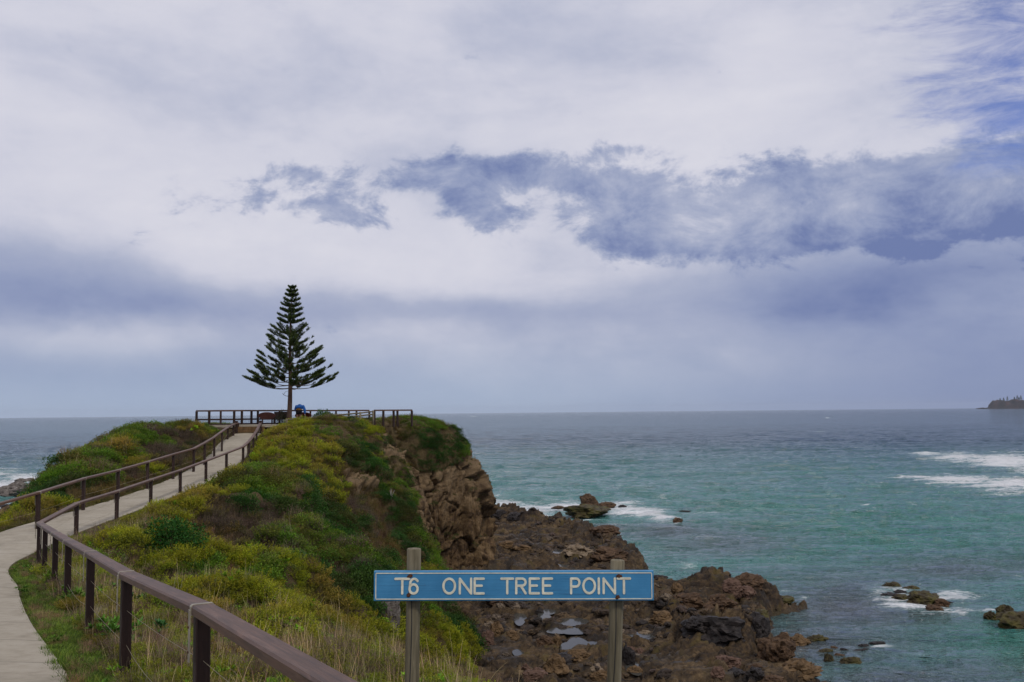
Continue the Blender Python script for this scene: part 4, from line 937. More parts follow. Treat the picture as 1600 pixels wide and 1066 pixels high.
for (bx_, by_) in ((641, 899.5), (639, 929), (967, 899.5), (964.5, 932)):
    p = P(bx_, by_, SY) - so; o = MB().tube([(0, .004, 0), (0, -.008, 0)], .0105, 6).build('bolt', M['rust'], sign); o.location = (p.x, -bt / 2, p.z)
    # rust stain around the bolt
    st = MB(); st.prism([(.019 * math.cos(R(a * 30)) * random.uniform(.6, 1.2), .016 * math.sin(R(a * 30)) * random.uniform(.6, 1.2)) for a in range(12)], [(0, .0005, 0), (0, -.0008, 0)], upv=(0, 0, 1)); st.build('rust_mark', M['rust'], o).location = (0, -.0025, 0)

# ---- the pine
def pine(loc, H_, seed, label, detail=True, group=None, name='norfolk_pine'):
    g_ = np.random.default_rng(seed); root = empty(name, loc); tag(root, label, 'tree', group)
    tr = MB(); npt = 18; pth_ = [(.10 * math.sin(k * .4) * .4 + (k / npt) * .12, 0, H_ * k / npt) for k in range(npt + 1)]
    tr.tube(pth_, .17, 12, scales=[1.25 if k == 0 else (1 - .93 * k / npt) * (1 + .03 * math.sin(k * 3)) for k in range(npt + 1)]); trunk = tr.build('trunk', M['bark'], root)
    def ax(z): k = z / H_; return Vector((.10 * math.sin(k * npt * .4) * .4 + k * .12, 0, z))
    stems = MB(); LC, LD, LL, LW, Lv_ = [], [], [], [], []
    # (tip height fraction, radius) of each whorl, read off the tree's outline
    unit_ = H_ / 206.0
    wh = [(205, 2.5), (200, 6.5), (194, 9), (187, 11.5), (180, 13.5), (172, 16), (164, 18), (157, 20),
          (147, 31), (139, 33), (131, 37), (123, 43), (115, 47), (107, 51), (99, 56), (92, 59), (85, 62), (78, 67), (72, 70), (66, 71)]
    for w_i, (zt, rr) in enumerate(wh):
        L_ = rr * unit_; rise = (.30 if w_i < 8 else .42 - .022 * (w_i - 8)) * L_; zb = zt * unit_ - rise
        nb = 5; ph = g_.uniform(0, 6.28)
        for k in range(nb):
            a = ph + 2 * math.pi * k / nb + g_.normal(0, .12); l = L_ * g_.uniform(.86, 1.06) * (1 if w_i < 8 else g_.uniform(.84, 1.06)); rs = rise * g_.uniform(.8, 1.15)
            c = ax(zb); pts = []; nst_ = 10
            for q in range(nst_ + 1):
                f = q / nst_; pts.append(c + Vector((math.cos(a) * l * f, math.sin(a) * l * f, rs * (f ** (1.3 if w_i < 12 else 1.7)) - .05 * l * math.sin(math.pi * f))))
            stems.tube(pts, max(.012, .030 * (L_ / 2.8) ** .7), 5, scales=[1 - .8 * q / nst_ for q in range(nst_ + 1)], cap=False)
            f0 = .12 if w_i < 12 else .28 + .02 * (w_i - 12) + g_.uniform(-.06, .1)
            nsp = int(max(5, l / .075)); 
            for q in range(nsp):
                f = f0 + (1 - f0) * (q + .5) / nsp
                if w_i > 8 and math.sin(f * l * 6.5 + k * 2.1 + w_i) < -.58 and f < .93: continue
                i_ = min(int(f * nst_), nst_ - 1); p = pts[i_].lerp(pts[i_ + 1], f * nst_ - i_); dr_ = (pts[i_ + 1] - pts[i_]).normalized()
                sdv = Vector((-math.sin(a), math.cos(a), 0))
                for sgn in (-1, 1):
                    bl = (.20 + .26 * math.sin(math.pi * min(1, (f - f0) / (1 - f0) * .85 + .12))) * g_.uniform(.75, 1.2) * min(1, .45 + l / 3.0)
                    bd = (dr_ * .75 + sdv * sgn * .62 + Vector((0, 0, .38))).normalized(); tip = p + bd * bl + Vector((0, 0, .05 * bl))
                    nn_ = 9
                    for j in range(nn_):
                        fj = (j + .5) / nn_; cc_ = p.lerp(tip, fj)
                        for _ in range(3):
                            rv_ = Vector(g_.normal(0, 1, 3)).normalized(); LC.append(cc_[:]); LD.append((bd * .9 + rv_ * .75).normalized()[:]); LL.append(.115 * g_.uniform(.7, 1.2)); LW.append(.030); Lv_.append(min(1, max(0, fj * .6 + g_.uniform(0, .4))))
    st_o = stems.build('branches', M['bark'], root)
    C__ = np.array(LC); D__ = np.array(LD); v, f, l = leaves(C__, D__, unit(g_.normal(0, 1, C__.shape)), np.array(LL), np.array(LW), np.array(Lv_))
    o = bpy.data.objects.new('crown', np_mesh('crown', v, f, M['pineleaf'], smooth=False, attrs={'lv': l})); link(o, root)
    # the one low dead-looking twig on the trunk
    tw = MB(); c = ax(.20 * H_); q_ = [c, c + Vector((-.25, 0, .02)), c + Vector((-.42, 0, .1)), c + Vector((-.5, 0, .22))]; tw.tube(q_, .022, 5, scales=[1, .8, .6, .3]); tw.tube([q_[2], c + Vector((-.30, 0, .28)), c + Vector((-.12, 0, .33))], .014, 5, scales=[1, .8, .5]); tw.build('low_branch', M['bark'], root)
    print('pine needles', len(C__)); return root
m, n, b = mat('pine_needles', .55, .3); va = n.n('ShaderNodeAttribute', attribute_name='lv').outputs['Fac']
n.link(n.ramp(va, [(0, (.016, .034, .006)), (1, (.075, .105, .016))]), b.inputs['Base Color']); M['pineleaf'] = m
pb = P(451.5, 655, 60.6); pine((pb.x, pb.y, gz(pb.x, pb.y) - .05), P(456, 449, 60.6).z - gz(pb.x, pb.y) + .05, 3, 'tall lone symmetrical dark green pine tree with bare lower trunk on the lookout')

# ---- shrubs that stand out as single plants
def shrub(name, loc, r, h, tint, label, seed, n_=2600, ls=.07, cat='shrub', group=None, twiggy=False):
    g_ = np.random.default_rng(seed); root = empty(name, loc); tag(root, label, cat, group)
    st = MB()
    for k in range(9):
        a = g_.uniform(0, 6.28); e = g_.uniform(.2, .9); q = Vector((math.cos(a) * r * .8 * e, math.sin(a) * r * .8 * e, h * g_.uniform(.6, .95))); st.tube([(0, 0, -.15), q * .5 + Vector((0, 0, .05)), q], .02 * max(r, .5), 5, scales=[1, .7, .25])
    st.build('stems', M['bark'] if not twiggy else M['deadwood'], root)
    m_, n__, b__ = mat(name + '_leaf', .65, .12); va_ = n__.n('ShaderNodeAttribute', attribute_name='lv').outputs['Fac']
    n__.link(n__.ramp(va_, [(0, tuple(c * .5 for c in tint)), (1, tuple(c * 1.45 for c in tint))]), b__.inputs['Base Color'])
    d = unit(g_.normal(0, 1, (n_, 3))); d[:, 2] = np.abs(d[:, 2]); lump = 1 + .35 * vnoise(d * 2.4 + seed, seed) + .15 * vnoise(d * 6 + seed, seed)
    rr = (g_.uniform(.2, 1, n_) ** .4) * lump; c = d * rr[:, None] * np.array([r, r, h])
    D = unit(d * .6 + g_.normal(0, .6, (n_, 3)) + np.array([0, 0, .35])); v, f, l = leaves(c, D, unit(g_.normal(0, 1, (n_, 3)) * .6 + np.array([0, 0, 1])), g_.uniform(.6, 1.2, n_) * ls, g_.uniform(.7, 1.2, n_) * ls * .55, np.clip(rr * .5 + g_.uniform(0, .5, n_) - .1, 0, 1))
    link(bpy.data.objects.new('foliage', np_mesh('foliage', v, f, m_, smooth=False, attrs={'lv': l})), root); return root
def hit(px, py):
    h_ = HB.ray_cast(Vector((0, 0, 0)), ray(px, py).normalized()); return h_[0]
p = hit(265, 862); shrub('round_shrub', (p.x, p.y, p.z - .1), .85, .95, (.022, .078, .012), 'rounded dark green shrub on the slope just beyond the fence corner', 5, 5200, .075)
p = P(441, 655, 61.2); shrub('shrub', (p.x, p.y, dz_), .38, .95, (.035, .04, .02), 'dark sparse shrub at the foot of the pine between trunk and person', 6, 700, .08)
p = P(507, 655, 62.5); shrub('shrub', (p.x, p.y, dz_), .68, .80, (.035, .095, .02), 'low green dome shaped shrub in front of the deck fence', 7, 3200, .09)
p = P(531, 652, 62.5); shrub('shrub', (p.x, p.y, dz_), .48, .58, (.20, .075, .02), 'low rusty orange shrub on the lookout beside the green dome shaped one', 8, 1700, .08)
p = P(235, 670, 51); shrub('shrub', (p.x, p.y, gz(p.x, p.y) - .1), .45, .75, (.09, .05, .05), 'bare purplish twiggy shrub on the crest of the left ridge', 9, 500, .1, twiggy=True)
LP = [(195, 1010, 'leafy plant with glossy leaves at the foot of the third fence post', .34), (165, 1000, 'bright green leafy plant beside the path edge under the fence', .30), (245, 1000, 'small dark green plant beyond the fence between two posts', .26),
      (88, 920, 'light green leafy plant between the fence posts nearest the corner', .34), (125, 950, 'spreading bright green leafy plant behind the fence in the grass', .34), (175, 935, 'low green plant beyond the fence among dry grass', .3), (420, 1062, 'yellow green seedling beside the rail at the bottom edge', .2), (372, 1050, 'yellowish young plant standing behind the nearest fence post', .2), (215, 955, 'dark green leafy plant with upright leaves right of the second clear post', .3)]
for k, (a, b_, lb_, r_) in enumerate(LP):
    p = hit(a, b_)
    if p is None: continue
    root = empty('leafy_plant', (p.x, p.y, p.z)); tag(root, lb_, 'plant', 'leafy plants along the fence')
    v, f, l = clump_broad(60 + k, 9, 13); v = v * r_ * np.array([1, 1, 1.0]); col_ = [(.07, .17, .018), (.09, .20, .02), (.03, .10, .02), (.12, .20, .02), (.10, .19, .02), (.06, .14, .02), (.24, .28, .02), (.26, .26, .02), (.04, .11, .02)][k]
    m_, n__, b__ = mat('plant_leaf', .5, .2); va_ = n__.n('ShaderNodeAttribute', attribute_name='lv').outputs['Fac']; n__.link(n__.ramp(va_, [(0, tuple(c * .6 for c in col_)), (1, tuple(c * 1.3 for c in col_))]), b__.inputs['Base Color'])
    link(bpy.data.objects.new('leaves', np_mesh('leaves', v, f, m_, smooth=False, attrs={'lv': l})), root)
    sm = MB()
    for q in range(5): sm.tube([(0, 0, -.05), (random.uniform(-.4, .4) * r_, random.uniform(-.4, .4) * r_, .5 * r_)], .008, 5)
    sm.build('stems', M['bark'], root)

# ---- grey weathered rock stump on the slope
def rock_verts(seed, sub=4, planes=16, rough=.06, elong=(1, 1, 1), fsc=2.0):
    import bmesh
    bm = bmesh.new(); bmesh.ops.create_icosphere(bm, subdivisions=sub, radius=1); V = np.array([v.co[:] for v in bm.verts]); Fc = np.array([[v.index for v in f.verts] for f in bm.faces]); bm.free()
    g_ = np.random.default_rng(seed); nr_ = unit(g_.normal(0, 1, (planes, 3))); dd = g_.uniform(.62, .95, planes)
    k = V @ nr_.T; s_ = np.ones(len(V))
    for j in range(planes): s_ = np.minimum(s_, np.where(k[:, j] > .05, dd[j] / np.maximum(k[:, j], .05), 9))
    V = V * s_[:, None] * np.array(elong)
    fv, fc_ = facets(V * fsc + seed * 3.1, seed); fv2, fc2 = facets(V * fsc * 2.7 + seed, seed + 9)
    r = fv * rough + fv2 * rough * .4 - rough * 1.1 * sstep(fc_, .12, 0) + fbm(V * 6 + seed, 3, seed) * rough * .5
    return V * (1 + r[:, None]), Fc
def rockmat(name, c1, c2, c3, rough=.8, green=0.0, wetz=None):
    m, n, b = mat(name, rough, .2); o_ = n.n('ShaderNodeTexCoord').outputs['Object']
    a = n.noise(o_, 2.2, 7, .65, .5); c = n.noise(n.n('ShaderNodeMapping', i={0: o_, 3: (1, 2.2, 4)}).outputs[0], 2.5, 7, .7, .5)
    f = n.m('ADD', n.m('MULTIPLY', a, .5), n.m('MULTIPLY', c, .5)); cc_ = n.ramp(f, [(.36, c1), (.52, c2), (.68, c3)])
    if green: cc_ = n.mix(n.smooth(n.noise(o_, 1.6, 5, .6), .42, .6, 0, green), cc_, (.11, .10, .02))
    n.link(cc_, b.inputs['Base Color']); bump(n, b, n.m('ADD', a, c), .9, .08); return m
M['rock_brown'] = rockmat('brown_rock', (.018, .011, .008), (.085, .050, .028), (.17, .11, .065))
M['rock_orange'] = rockmat('ochre_rock', (.030, .018, .009), (.135, .083, .040), (.22, .15, .085))
M['rock_dark'] = rockmat('dark_wet_rock', (.007, .006, .006), (.026, .021, .020), (.070, .058, .052), .5)
M['rock_pale'] = rockmat('pale_rock', (.08, .055, .035), (.20, .15, .10), (.32, .26, .19))
M['rock_pink'] = rockmat('reddish_rock', (.035, .019, .014), (.125, .074, .053), (.21, .14, .105))
M['rock_weed'] = rockmat('weedy_rock', (.014, .010, .005), (.048, .036, .016), (.10, .078, .035), .6, .45)
M['rock_grey'] = rockmat('grey_rock', (.04, .033, .028), (.13, .11, .095), (.34, .32, .29))
def rock(name, loc, size, mt, label, seed, cat='rock', group=None, rz=None, rough=.07, planes=16, sub=4, sink=.3):
    v, f = rock_verts(seed, sub, planes, rough); ex = (v.max(0) - v.min(0)) / 2; v = v / ex * np.array(size) / 2
    a = rz if rz is not None else 0.0; v = v @ np.array([[math.cos(a), math.sin(a), 0], [-math.sin(a), math.cos(a), 0], [0, 0, 1]])
    v[:, 2] += size[2] * (.5 - sink)
    o = bpy.data.objects.new(name, np_mesh(name, v, f, M[mt], smooth=False)); o.location = loc; link(o); return tag(o, label, cat, group)
p = hit(606, 985)
if p is not None: rock('rock_stump', (p.x, p.y, p.z - .6), (.031 * p.y, .9, .085 * p.y), 'rock_grey', 'grey upright weathered rock stump in the scrub behind the left end of the sign', 77, rough=.12, sink=.1)
# dead branches on the cliff
p = hit(612, 780); root = empty('dead_branch', (p.x, p.y, p.z)); tag(root, 'bleached dead branch on the slope above the cliff', 'branch')
db = MB()
for k in range(7):
    a = random.uniform(-1, 1); db.tube([(0, -.1, 0), (.22 * a, -.2, .2 + random.random() * .2), (.42 * a, -.22, .3 + random.random() * .4)], .022, 5, scales=[1, .7, .3])
db.build('limbs', M['deadwood'], root)

# ---- rocks in the sea
def searock(px, py, wpx, hpx, mt, label, seed, dep=.8, **k):
    g0 = G(px, py, SEA); mpp = g0.y / F
    if px > 1230 and py > 995 and hpx < 14: wpx *= 1.1; hpx += 3.5
    if 1380 < px < 1480 and 910 < py < 960: wpx *= 1.35; hpx = hpx * 1.0 + 2.2
    return rock('sea_rock', (g0.x, g0.y, SEA), (wpx * mpp, max(wpx * mpp * dep, .3), hpx * mpp * 1.45), mt, label, seed, group='rocks standing in the sea', sink=.24, **k)
SR = [(917, 806, 76, 17, 'rock_weed', 'broad low weed covered apron of the islet beyond the rock shelf', 11, .9), (921, 797, 30, 22, 'rock_brown', 'blocky brown crag rising from the top of the weedy islet', 12, .8), (950, 794, 34, 9, 'rock_brown', 'low jagged brown rock at the right end of the weedy islet', 13, .7), (972, 793, 14, 4, 'rock_dark', 'tiny dark rock trailing off the right tip of the islet', 14, .7),
      (872, 795, 22, 4, 'rock_brown', 'flat dark rock awash in surf left of the islet', 15, .8), (1060, 821, 17, 12, 'rock_brown', 'small rounded brown rock at the edge of the white surf', 16, .9), (1066, 801, 30, 3, 'rock_dark', 'flat dark rock barely showing beyond the small rounded one', 17, .6),
      (1396, 921, 24, 8, 'rock_weed', 'brown weedy rock at the upper left of the awash cluster', 21, .8), (1424, 924, 24, 6, 'rock_weed', 'low brown rock at the upper right of the awash cluster', 22, .7), (1392, 934, 26, 5, 'rock_dark', 'flat dark rock at the left edge of the awash cluster', 23, .7), (1410, 938, 24, 6, 'rock_weed', 'small brown rock in the middle of the awash cluster', 24, .7), (1443, 944, 42, 15, 'rock_weed', 'largest weedy brown rock of the awash cluster', 25, .7), (1473, 949, 18, 9, 'rock_brown', 'rightmost small brown rock of the awash cluster', 26, .8), (1458, 955, 22, 6, 'rock_brown', 'nearest low brown rock of the awash cluster', 27, .8),
      (1548, 970, 26, 14, 'rock_weed', 'left rounded weedy rock at the right edge of the view', 31, .8), (1571, 966, 28, 18, 'rock_weed', 'middle weedy rock at the right edge of the view', 32, .8), (1596, 984, 78, 28, 'rock_weed', 'large weedy brown rock cut by the right edge of the view', 33, .7), (1625, 975, 40, 18, 'rock_weed', 'weedy rock furthest out at the right edge of the view', 34, .7),
      (1248, 1010, 40, 13, 'rock_orange', 'flat topped tan rock just off the dark outcrop', 41, .6), (1277, 1003, 32, 7, 'rock_weed', 'thin weedy rock beside the flat topped tan rock', 42, .5), (1246, 997, 10, 3, 'rock_brown', 'tiny rock behind the flat topped tan rock', 43, .6), (1290, 1024, 26, 6, 'rock_weed', 'pale brown low rock off the boulders', 44, .6), (1296, 1038, 16, 12, 'rock_weed', 'small upright weedy rock off the dark boulder', 45, .8), (1328, 1041, 36, 14, 'rock_weed', 'wedge shaped brown rock furthest right of the near shore rocks', 46, .6), (1310, 1030, 20, 5, 'rock_brown', 'low rock joining the wedge shaped one', 47, .6),
      (1374, 1012, 24, 6, 'rock_dark', 'dark rock with surf breaking on it in the near water', 48, .6), (1346, 1022, 24, 5, 'rock_dark', 'flat dark rock left of the one with surf on it', 49, .6), (1320, 1021, 16, 4, 'rock_dark', 'small flat reddish dark rock in the near water', 50, .6),
      (30, 778, 72, 24, 'rock_grey', 'big brown grey rock in the surf left of the ridge', 61, .8), (56, 773, 26, 20, 'rock_grey', 'rounded rock behind the big surf rock at the foot of the ridge', 62, .8), (38, 757, 36, 10, 'rock_grey', 'long flat rock in the surf further out on the left', 63, .7), (64, 745, 16, 6, 'rock_grey', 'small rock far out at the left of the ridge', 64, .8), (8, 798, 56, 10, 'rock_dark', 'dark flat rock at the left edge nearest the path', 65, .7), (-30, 790, 50, 14, 'rock_grey', 'grey rock in surf outside the left edge', 66, .8)]
for a in SR: searock(a[0], a[1], a[2], a[3], a[4], a[5], a[6], a[7], rough=.11)

SR2 = [(1432, 931, 20, 5, 'rock_weed', 'flat dark rock in the gap of the awash cluster', 71, .6), (1405, 929, 16, 5, 'rock_dark', 'little black rock near the upper left rock of the awash cluster', 72, .6), (1387, 918, 12, 4, 'rock_dark', 'tiny black rock at the outer left end of the awash cluster', 73, .6), (1484, 944, 12, 4, 'rock_dark', 'tiny dark rock just off the right end of the awash cluster', 74, .6),
       (1030, 905, 30, 6, 'rock_dark', 'dark rock in the inlet between the two shelves', 75, .6), (1350, 1016, 20, 5, 'rock_dark', 'dark flat rock just behind the pair in the near water', 76, .6), (1303, 1018, 12, 4, 'rock_brown', 'tiny brown rock off the pale low rock', 77, .6)]
for a in SR2: searock(a[0], a[1], a[2], a[3], a[4], a[5], a[6], a[7], rough=.11)
# ---- boulders on the shelf
def pick(px, py):
    h_ = PBV.ray_cast(Vector((0, 0, 0)), ray(px, py).normalized()); return h_[0] if h_[0] is not None else G(px, py, -11.3)
BL = [(1218, 1040, 62, 46, 'rock_brown', 'largest rounded brown boulder at the water edge'), (1256, 1062, 64, 26, 'rock_orange', 'wide brown boulder at the bottom right shore'), (1285, 1052, 46, 28, 'rock_dark', 'black wet boulder furthest right on the shore'), (1262, 1040, 36, 16, 'rock_dark', 'ridged black boulder behind the furthest right one'), (1140, 1046, 46, 20, 'rock_pink', 'flat reddish boulder below the dark outcrop'),
      (1151, 1058, 28, 14, 'rock_dark', 'small dark boulder under the flat reddish one'), (1183, 1070, 34, 26, 'rock_dark', 'angular dark grey boulder at the bottom of the shore'), (1182, 1052, 34, 14, 'rock_brown', 'brown boulder leaning on the largest rounded one'), (1212, 1072, 40, 14, 'rock_brown', 'brown boulder cut by the bottom edge near the shore'), (1120, 1060, 30, 16, 'rock_pink', 'reddish angular stone near the foot of the dark outcrop'),
      (868, 1056, 46, 28, 'rock_orange', 'big orange brown boulder between sign post and grass'), (885, 1040, 54, 18, 'rock_dark', 'dark slab just behind the big orange boulder'), (783, 946, 52, 26, 'rock_brown', 'blocky brown boulder half hidden by the bottom edge of the sign'), (775, 998, 24, 24, 'rock_orange', 'orange angular rock near the scrub edge'), (801, 999, 22, 14, 'rock_orange', 'small ochre boulder right of the orange angular one'),
      (763, 1012, 24, 26, 'rock_pink', 'reddish rock touching the scrub edge'), (822, 1050, 18, 12, 'rock_pink', 'small pinkish stone above the grass tips'), (836, 1066, 40, 18, 'rock_pink', 'pink brown slab cut by the grass'), (852, 1010, 32, 16, 'rock_brown', 'brown lump left of the lower tide pool'), (868, 1008, 20, 15, 'rock_orange', 'tan lump touching the lower tide pool'), (905, 1034, 40, 17, 'rock_orange', 'ochre ridge of rock behind the dark slab'), (932, 1052, 28, 14, 'rock_pale', 'pale stone left of the right sign post'), (936, 1066, 30, 18, 'rock_orange', 'ochre stone at the bottom beside the right sign post'),
      (982, 1046, 24, 34, 'rock_dark', 'upright dark boulder right of the right sign post'), (986, 1022, 16, 11, 'rock_pink', 'pinkish stone on top of the rubble right of the sign post'), (999, 1022, 12, 9, 'rock_pink', 'second smaller pinkish stone right of the sign post'), (993, 1056, 26, 14, 'rock_orange', 'mossy ochre stone low down right of the sign post'), (1036, 976, 38, 18, 'rock_orange', 'smooth orange boulder in the middle of the shelf'), (1010, 996, 28, 9, 'rock_pale', 'pale yellowish stone below the smooth orange boulder'), (1145, 930, 32, 24, 'rock_pink', 'squarish pink brown block on the outcrop'), (1166, 936, 32, 18, 'rock_pink', 'flat pink brown block right of the squarish one'),
      (1059, 925, 20, 14, 'rock_orange', 'ochre block near the top of the outcrop'), (1075, 950, 60, 22, 'rock_brown', 'lumpy brown mass in front of the outcrop'), (1130, 958, 60, 26, 'rock_brown', 'lumpy brown mass left of the outcrop tip'), (1126, 1010, 104, 40, 'rock_dark', 'great black wet hump of rock above the boulders'), (1095, 990, 50, 24, 'rock_dark', 'black rock shoulder on the left of the great black hump'), (1186, 1000, 40, 38, 'rock_dark', 'dark rounded rock between the black hump and the water'),
      (1172, 922, 52, 24, 'rock_brown', 'dark steep crag at the highest corner of the outcrop'), (1225, 944, 40, 12, 'rock_weed', 'low tan rock sloping to the outcrop tip'), (1190, 968, 36, 14, 'rock_weed', 'tan rock at the waterline below the outcrop'), (905, 872, 60, 18, 'rock_pale', 'pale hump on the outer shelf above the sign'), (955, 880, 60, 22, 'rock_brown', 'dark brown slab on the outer shelf behind the right sign post'), (820, 862, 40, 10, 'rock_orange', 'ochre stones heap on the inner shelf by the cliff'), (790, 856, 26, 10, 'rock_orange', 'ochre block at the cliff foot above the sign'), (945, 836, 50, 14, 'rock_brown', 'dark ledge block near the far edge of the shelf'), (780, 812, 26, 16, 'rock_dark', 'dark jagged rock beside the cliff at the far edge'), (805, 814, 30, 12, 'rock_dark', 'second dark jagged rock at the far edge of the shelf')]
for k, (a, b_, wp, hp, mt, lb_) in enumerate(BL):
    q = pick(a, b_ - hp * .12); mpp = q.y / F
    rock('boulder', (q.x, q.y + wp * mpp * .25, q.z - .05), (wp * mpp, wp * mpp * .8, hp * mpp * 1.35), mt, lb_, 200 + k, cat='boulder', group='boulders on the rock shelf', rough=.10 if wp < 60 else .13, planes=13, rz=random.uniform(-.5, .5), sink=.28)
# loose rubble: too many to count, one object
SC = bpy.data.collections.new('rubble')
m, n, b = mat('rubble_rock', .8, .35); o_ = n.n('ShaderNodeTexCoord').outputs['Object']; ti = n.n('ShaderNodeAttribute', attribute_type='INSTANCER', attribute_name='tint').outputs['Color']
nf_ = n.noise(o_, 2.5, 6, .65, .4); n.link(n.mix(n.smooth(nf_, .35, .65, .0, 1.0), (.03, .02, .014), ti), b.inputs['Base Color']); bump(n, b, nf_, .8, .2)
for k in range(7):
    v, f = rock_verts(900 + k, 3, 12, .09, (1, 1, .75)); SC.objects.link(bpy.data.objects.new('rubble_source_%d' % k, np_mesh('rubble_shape', v, f, m, smooth=False)))
nR = 10000; x_ = rng.uniform(-5, 17, nR); y_ = 36 + 70 * rng.random(nR) ** 1.5
dens = .35 + 1.1 * vnoise(np.stack([x_ * .35, y_ * .35, 0 * x_], -1), 611); k_ = (sdist(x_, y_, poly) > .3) & (rng.random(nR) < dens); x_, y_ = x_[k_], y_[k_]
PP = []
for a, b_ in zip(x_, y_):
    zp = pz(a, b_)
    if gz(a, b_) < zp and zp > -11.9 and all(((a - c[0]) / c[2]) ** 2 + ((b_ - c[1]) / (c[3] * 1.6)) ** 2 > 1.1 for c in PW): PP.append((a, b_, zp))
PP = np.array(PP); nR = len(PP); ss = .09 + .34 * rng.random(nR) ** 2.6; ss *= 1 + .25 * vnoise(PP * .5, 613)
pal = np.array([(.075, .050, .031), (.14, .09, .045), (.045, .031, .023), (.20, .15, .10), (.10, .066, .052), (.026, .023, .022)]); tn = pal[rng.choice(6, nR, p=[.28, .2, .2, .1, .12, .1])] * rng.uniform(.7, 1.2, (nR, 1))
gn_scatter('rock_rubble', SC, PP, np.stack([rng.normal(0, .25, nR), rng.normal(0, .25, nR), rng.uniform(0, 6.28, nR)], -1), np.stack([ss, ss * rng.uniform(.6, 1, nR), ss * rng.uniform(.5, .9, nR)], -1), tn, 'loose brown stones and rubble strewn over the rock shelf', 'rubble')

# ---- lookout furniture: brown oval panels and low dark bench
def oval_panel(px, py, wpx, hpx, Y, mt, label):
    c = P(px, py, Y); mpp = Y / F; root = empty('oval_table', (c.x, c.y, dz_)); tag(root, label, 'table'); zc = c.z - dz_
    a_, b__ = wpx * mpp / 2, hpx * mpp / 2
    mbp = MB(); mbp.prism([(a_ * math.cos(R(q * 12)), b__ * 1.25 * math.sin(R(q * 12))) for q in range(30)], [(0, -.03, zc - .01), (0, .03, zc + .02)], upv=(0, 0, 1)); mbp.build('oval_top', M[mt], root)
    for s_ in (-.55, .55): MB().box((a_ * s_, .10, zc / 2), (.08, .08, zc), .01).build('leg', M['post'], root)
oval_panel(417, 649.8, 27, 9.5, 61.5, 'panel', 'brown oval topped table seen tilted left of the pine')
oval_panel(474, 649.5, 26, 9, 62.6, 'panelred', 'red brown oval topped table behind the bending person')
c = P(441, 648.5, 63); root = empty('bench', (c.x, c.y, dz_)); tag(root, 'dark brown bench with a high back behind the pine trunk', 'bench')
MB().box((0, .18, .62), (1.15, .05, .42), .01).build('backrest', M['post'], root); MB().box((0, 0, .42), (1.15, .4, .05), .01).build('seat', M['post'], root)
for s_ in (-.5, .5): MB().box((s_, 0, .2), (.08, .36, .4), .01).build('leg', M['post'], root)

# ---- people
def skinned(name, J, E, mt, parent, sub=2):
    me = bpy.data.meshes.new(name); me.from_pydata([j[:3] for j in J], [], E); me.materials.append(M[mt]); o = bpy.data.objects.new(name, me); link(o, parent)
    sm = o.modifiers.new('skin', 'SKIN'); sk = me.skin_vertices[0].data if me.skin_vertices else None
    if sk is None:
        bpy.context.view_layer.objects.active = o; me.skin_vertices
    for k, j in enumerate(J):
        r = j[3]; o.data.skin_vertices[0].data[k].radius = (r, r) if not isinstance(r, tuple) else r
    o.data.skin_vertices[0].data[0].use_root = True
    ss_ = o.modifiers.new('sub', 'SUBSURF'); ss_.levels = sub; ss_.render_levels = sub; me.polygons.foreach_set('use_smooth', []); return o
p = P(467, 650, 61.6); per = empty('person', (p.x, p.y, dz_ + .03)); tag(per, 'person in a blue long sleeved top bending forward away from the camera beside the pine', 'person')
# bending forward, seen from behind: pelvis, spine forward (+y), head hanging beyond the shoulders
J = [(0, 0, .90, .13), (0, .12, 1.04, .145), (0, .26, 1.13, .165), (0, .42, 1.20, .06), (0, .52, 1.15, .075), (0, .58, 1.08, .07),
     (-.09, 0, .84, .10), (-.11, .04, .48, .062), (-.11, -.02, .10, .042), (-.11, .10, .04, .035), (.09, 0, .84, .10), (.11, .04, .48, .062), (.11, -.02, .10, .042), (.11, .10, .04, .035),
     (-.22, .27, 1.13, .07), (-.30, .28, .92, .05), (-.14, .48, .74, .032), (-.10, .54, .68, .03), (.22, .26, 1.13, .07), (.33, .20, .90, .05), (.33, .22, .64, .032), (.33, .22, .56, .03)]
E = [(0, 1), (1, 2), (2, 3), (3, 4), (4, 5), (0, 6), (6, 7), (7, 8), (8, 9), (0, 10), (10, 11), (11, 12), (12, 13), (2, 14), (14, 15), (15, 16), (16, 17), (2, 18), (18, 19), (19, 20), (20, 21)]
try:
    skinned('body', J, E, 'skin', per)
    g1 = lambda ids, d: [tuple(J[i][:3]) + (J[i][3] + d,) for i in ids]
    skinned('shirt', g1([1, 2, 14, 15, 16, 18, 19, 20], .035) + [(0, .03, .97, .18)], [(8, 0), (0, 1), (1, 2), (2, 3), (3, 4), (1, 5), (5, 6), (6, 7)], 'shirt', per)
    skinned('shorts', [(0, 0, .88, .155), (-.10, 0, .80, .115), (-.11, .03, .58, .09), (.10, 0, .80, .115), (.11, .03, .58, .09)], [(0, 1), (1, 2), (0, 3), (3, 4)], 'shorts', per)
    MB().prism([(.205 * math.cos(R(q * 15)), .185 * math.sin(R(q * 15))) for q in range(24)], [(0, .02, .885), (0, .03, .925)], upv=(0, 1, 0), smooth=True).build('waistband', M['belt'], per)
    skinned('hair', [(0, .53, 1.19, .075), (0, .60, 1.13, .07)], [(0, 1)], 'hair', per)
except Exception as ex: print('SKIN FAIL', ex)
hd = MB(); hd.tube([(0, 0, 0), (0, 0, .62)], .016, 8); st = hd.build('walking_stick', M['strap']); st.location = (p.x + .36, p.y + .18, dz_ + .03); tag(st, 'short pale stick standing under the right hand of the bending person', 'stick')
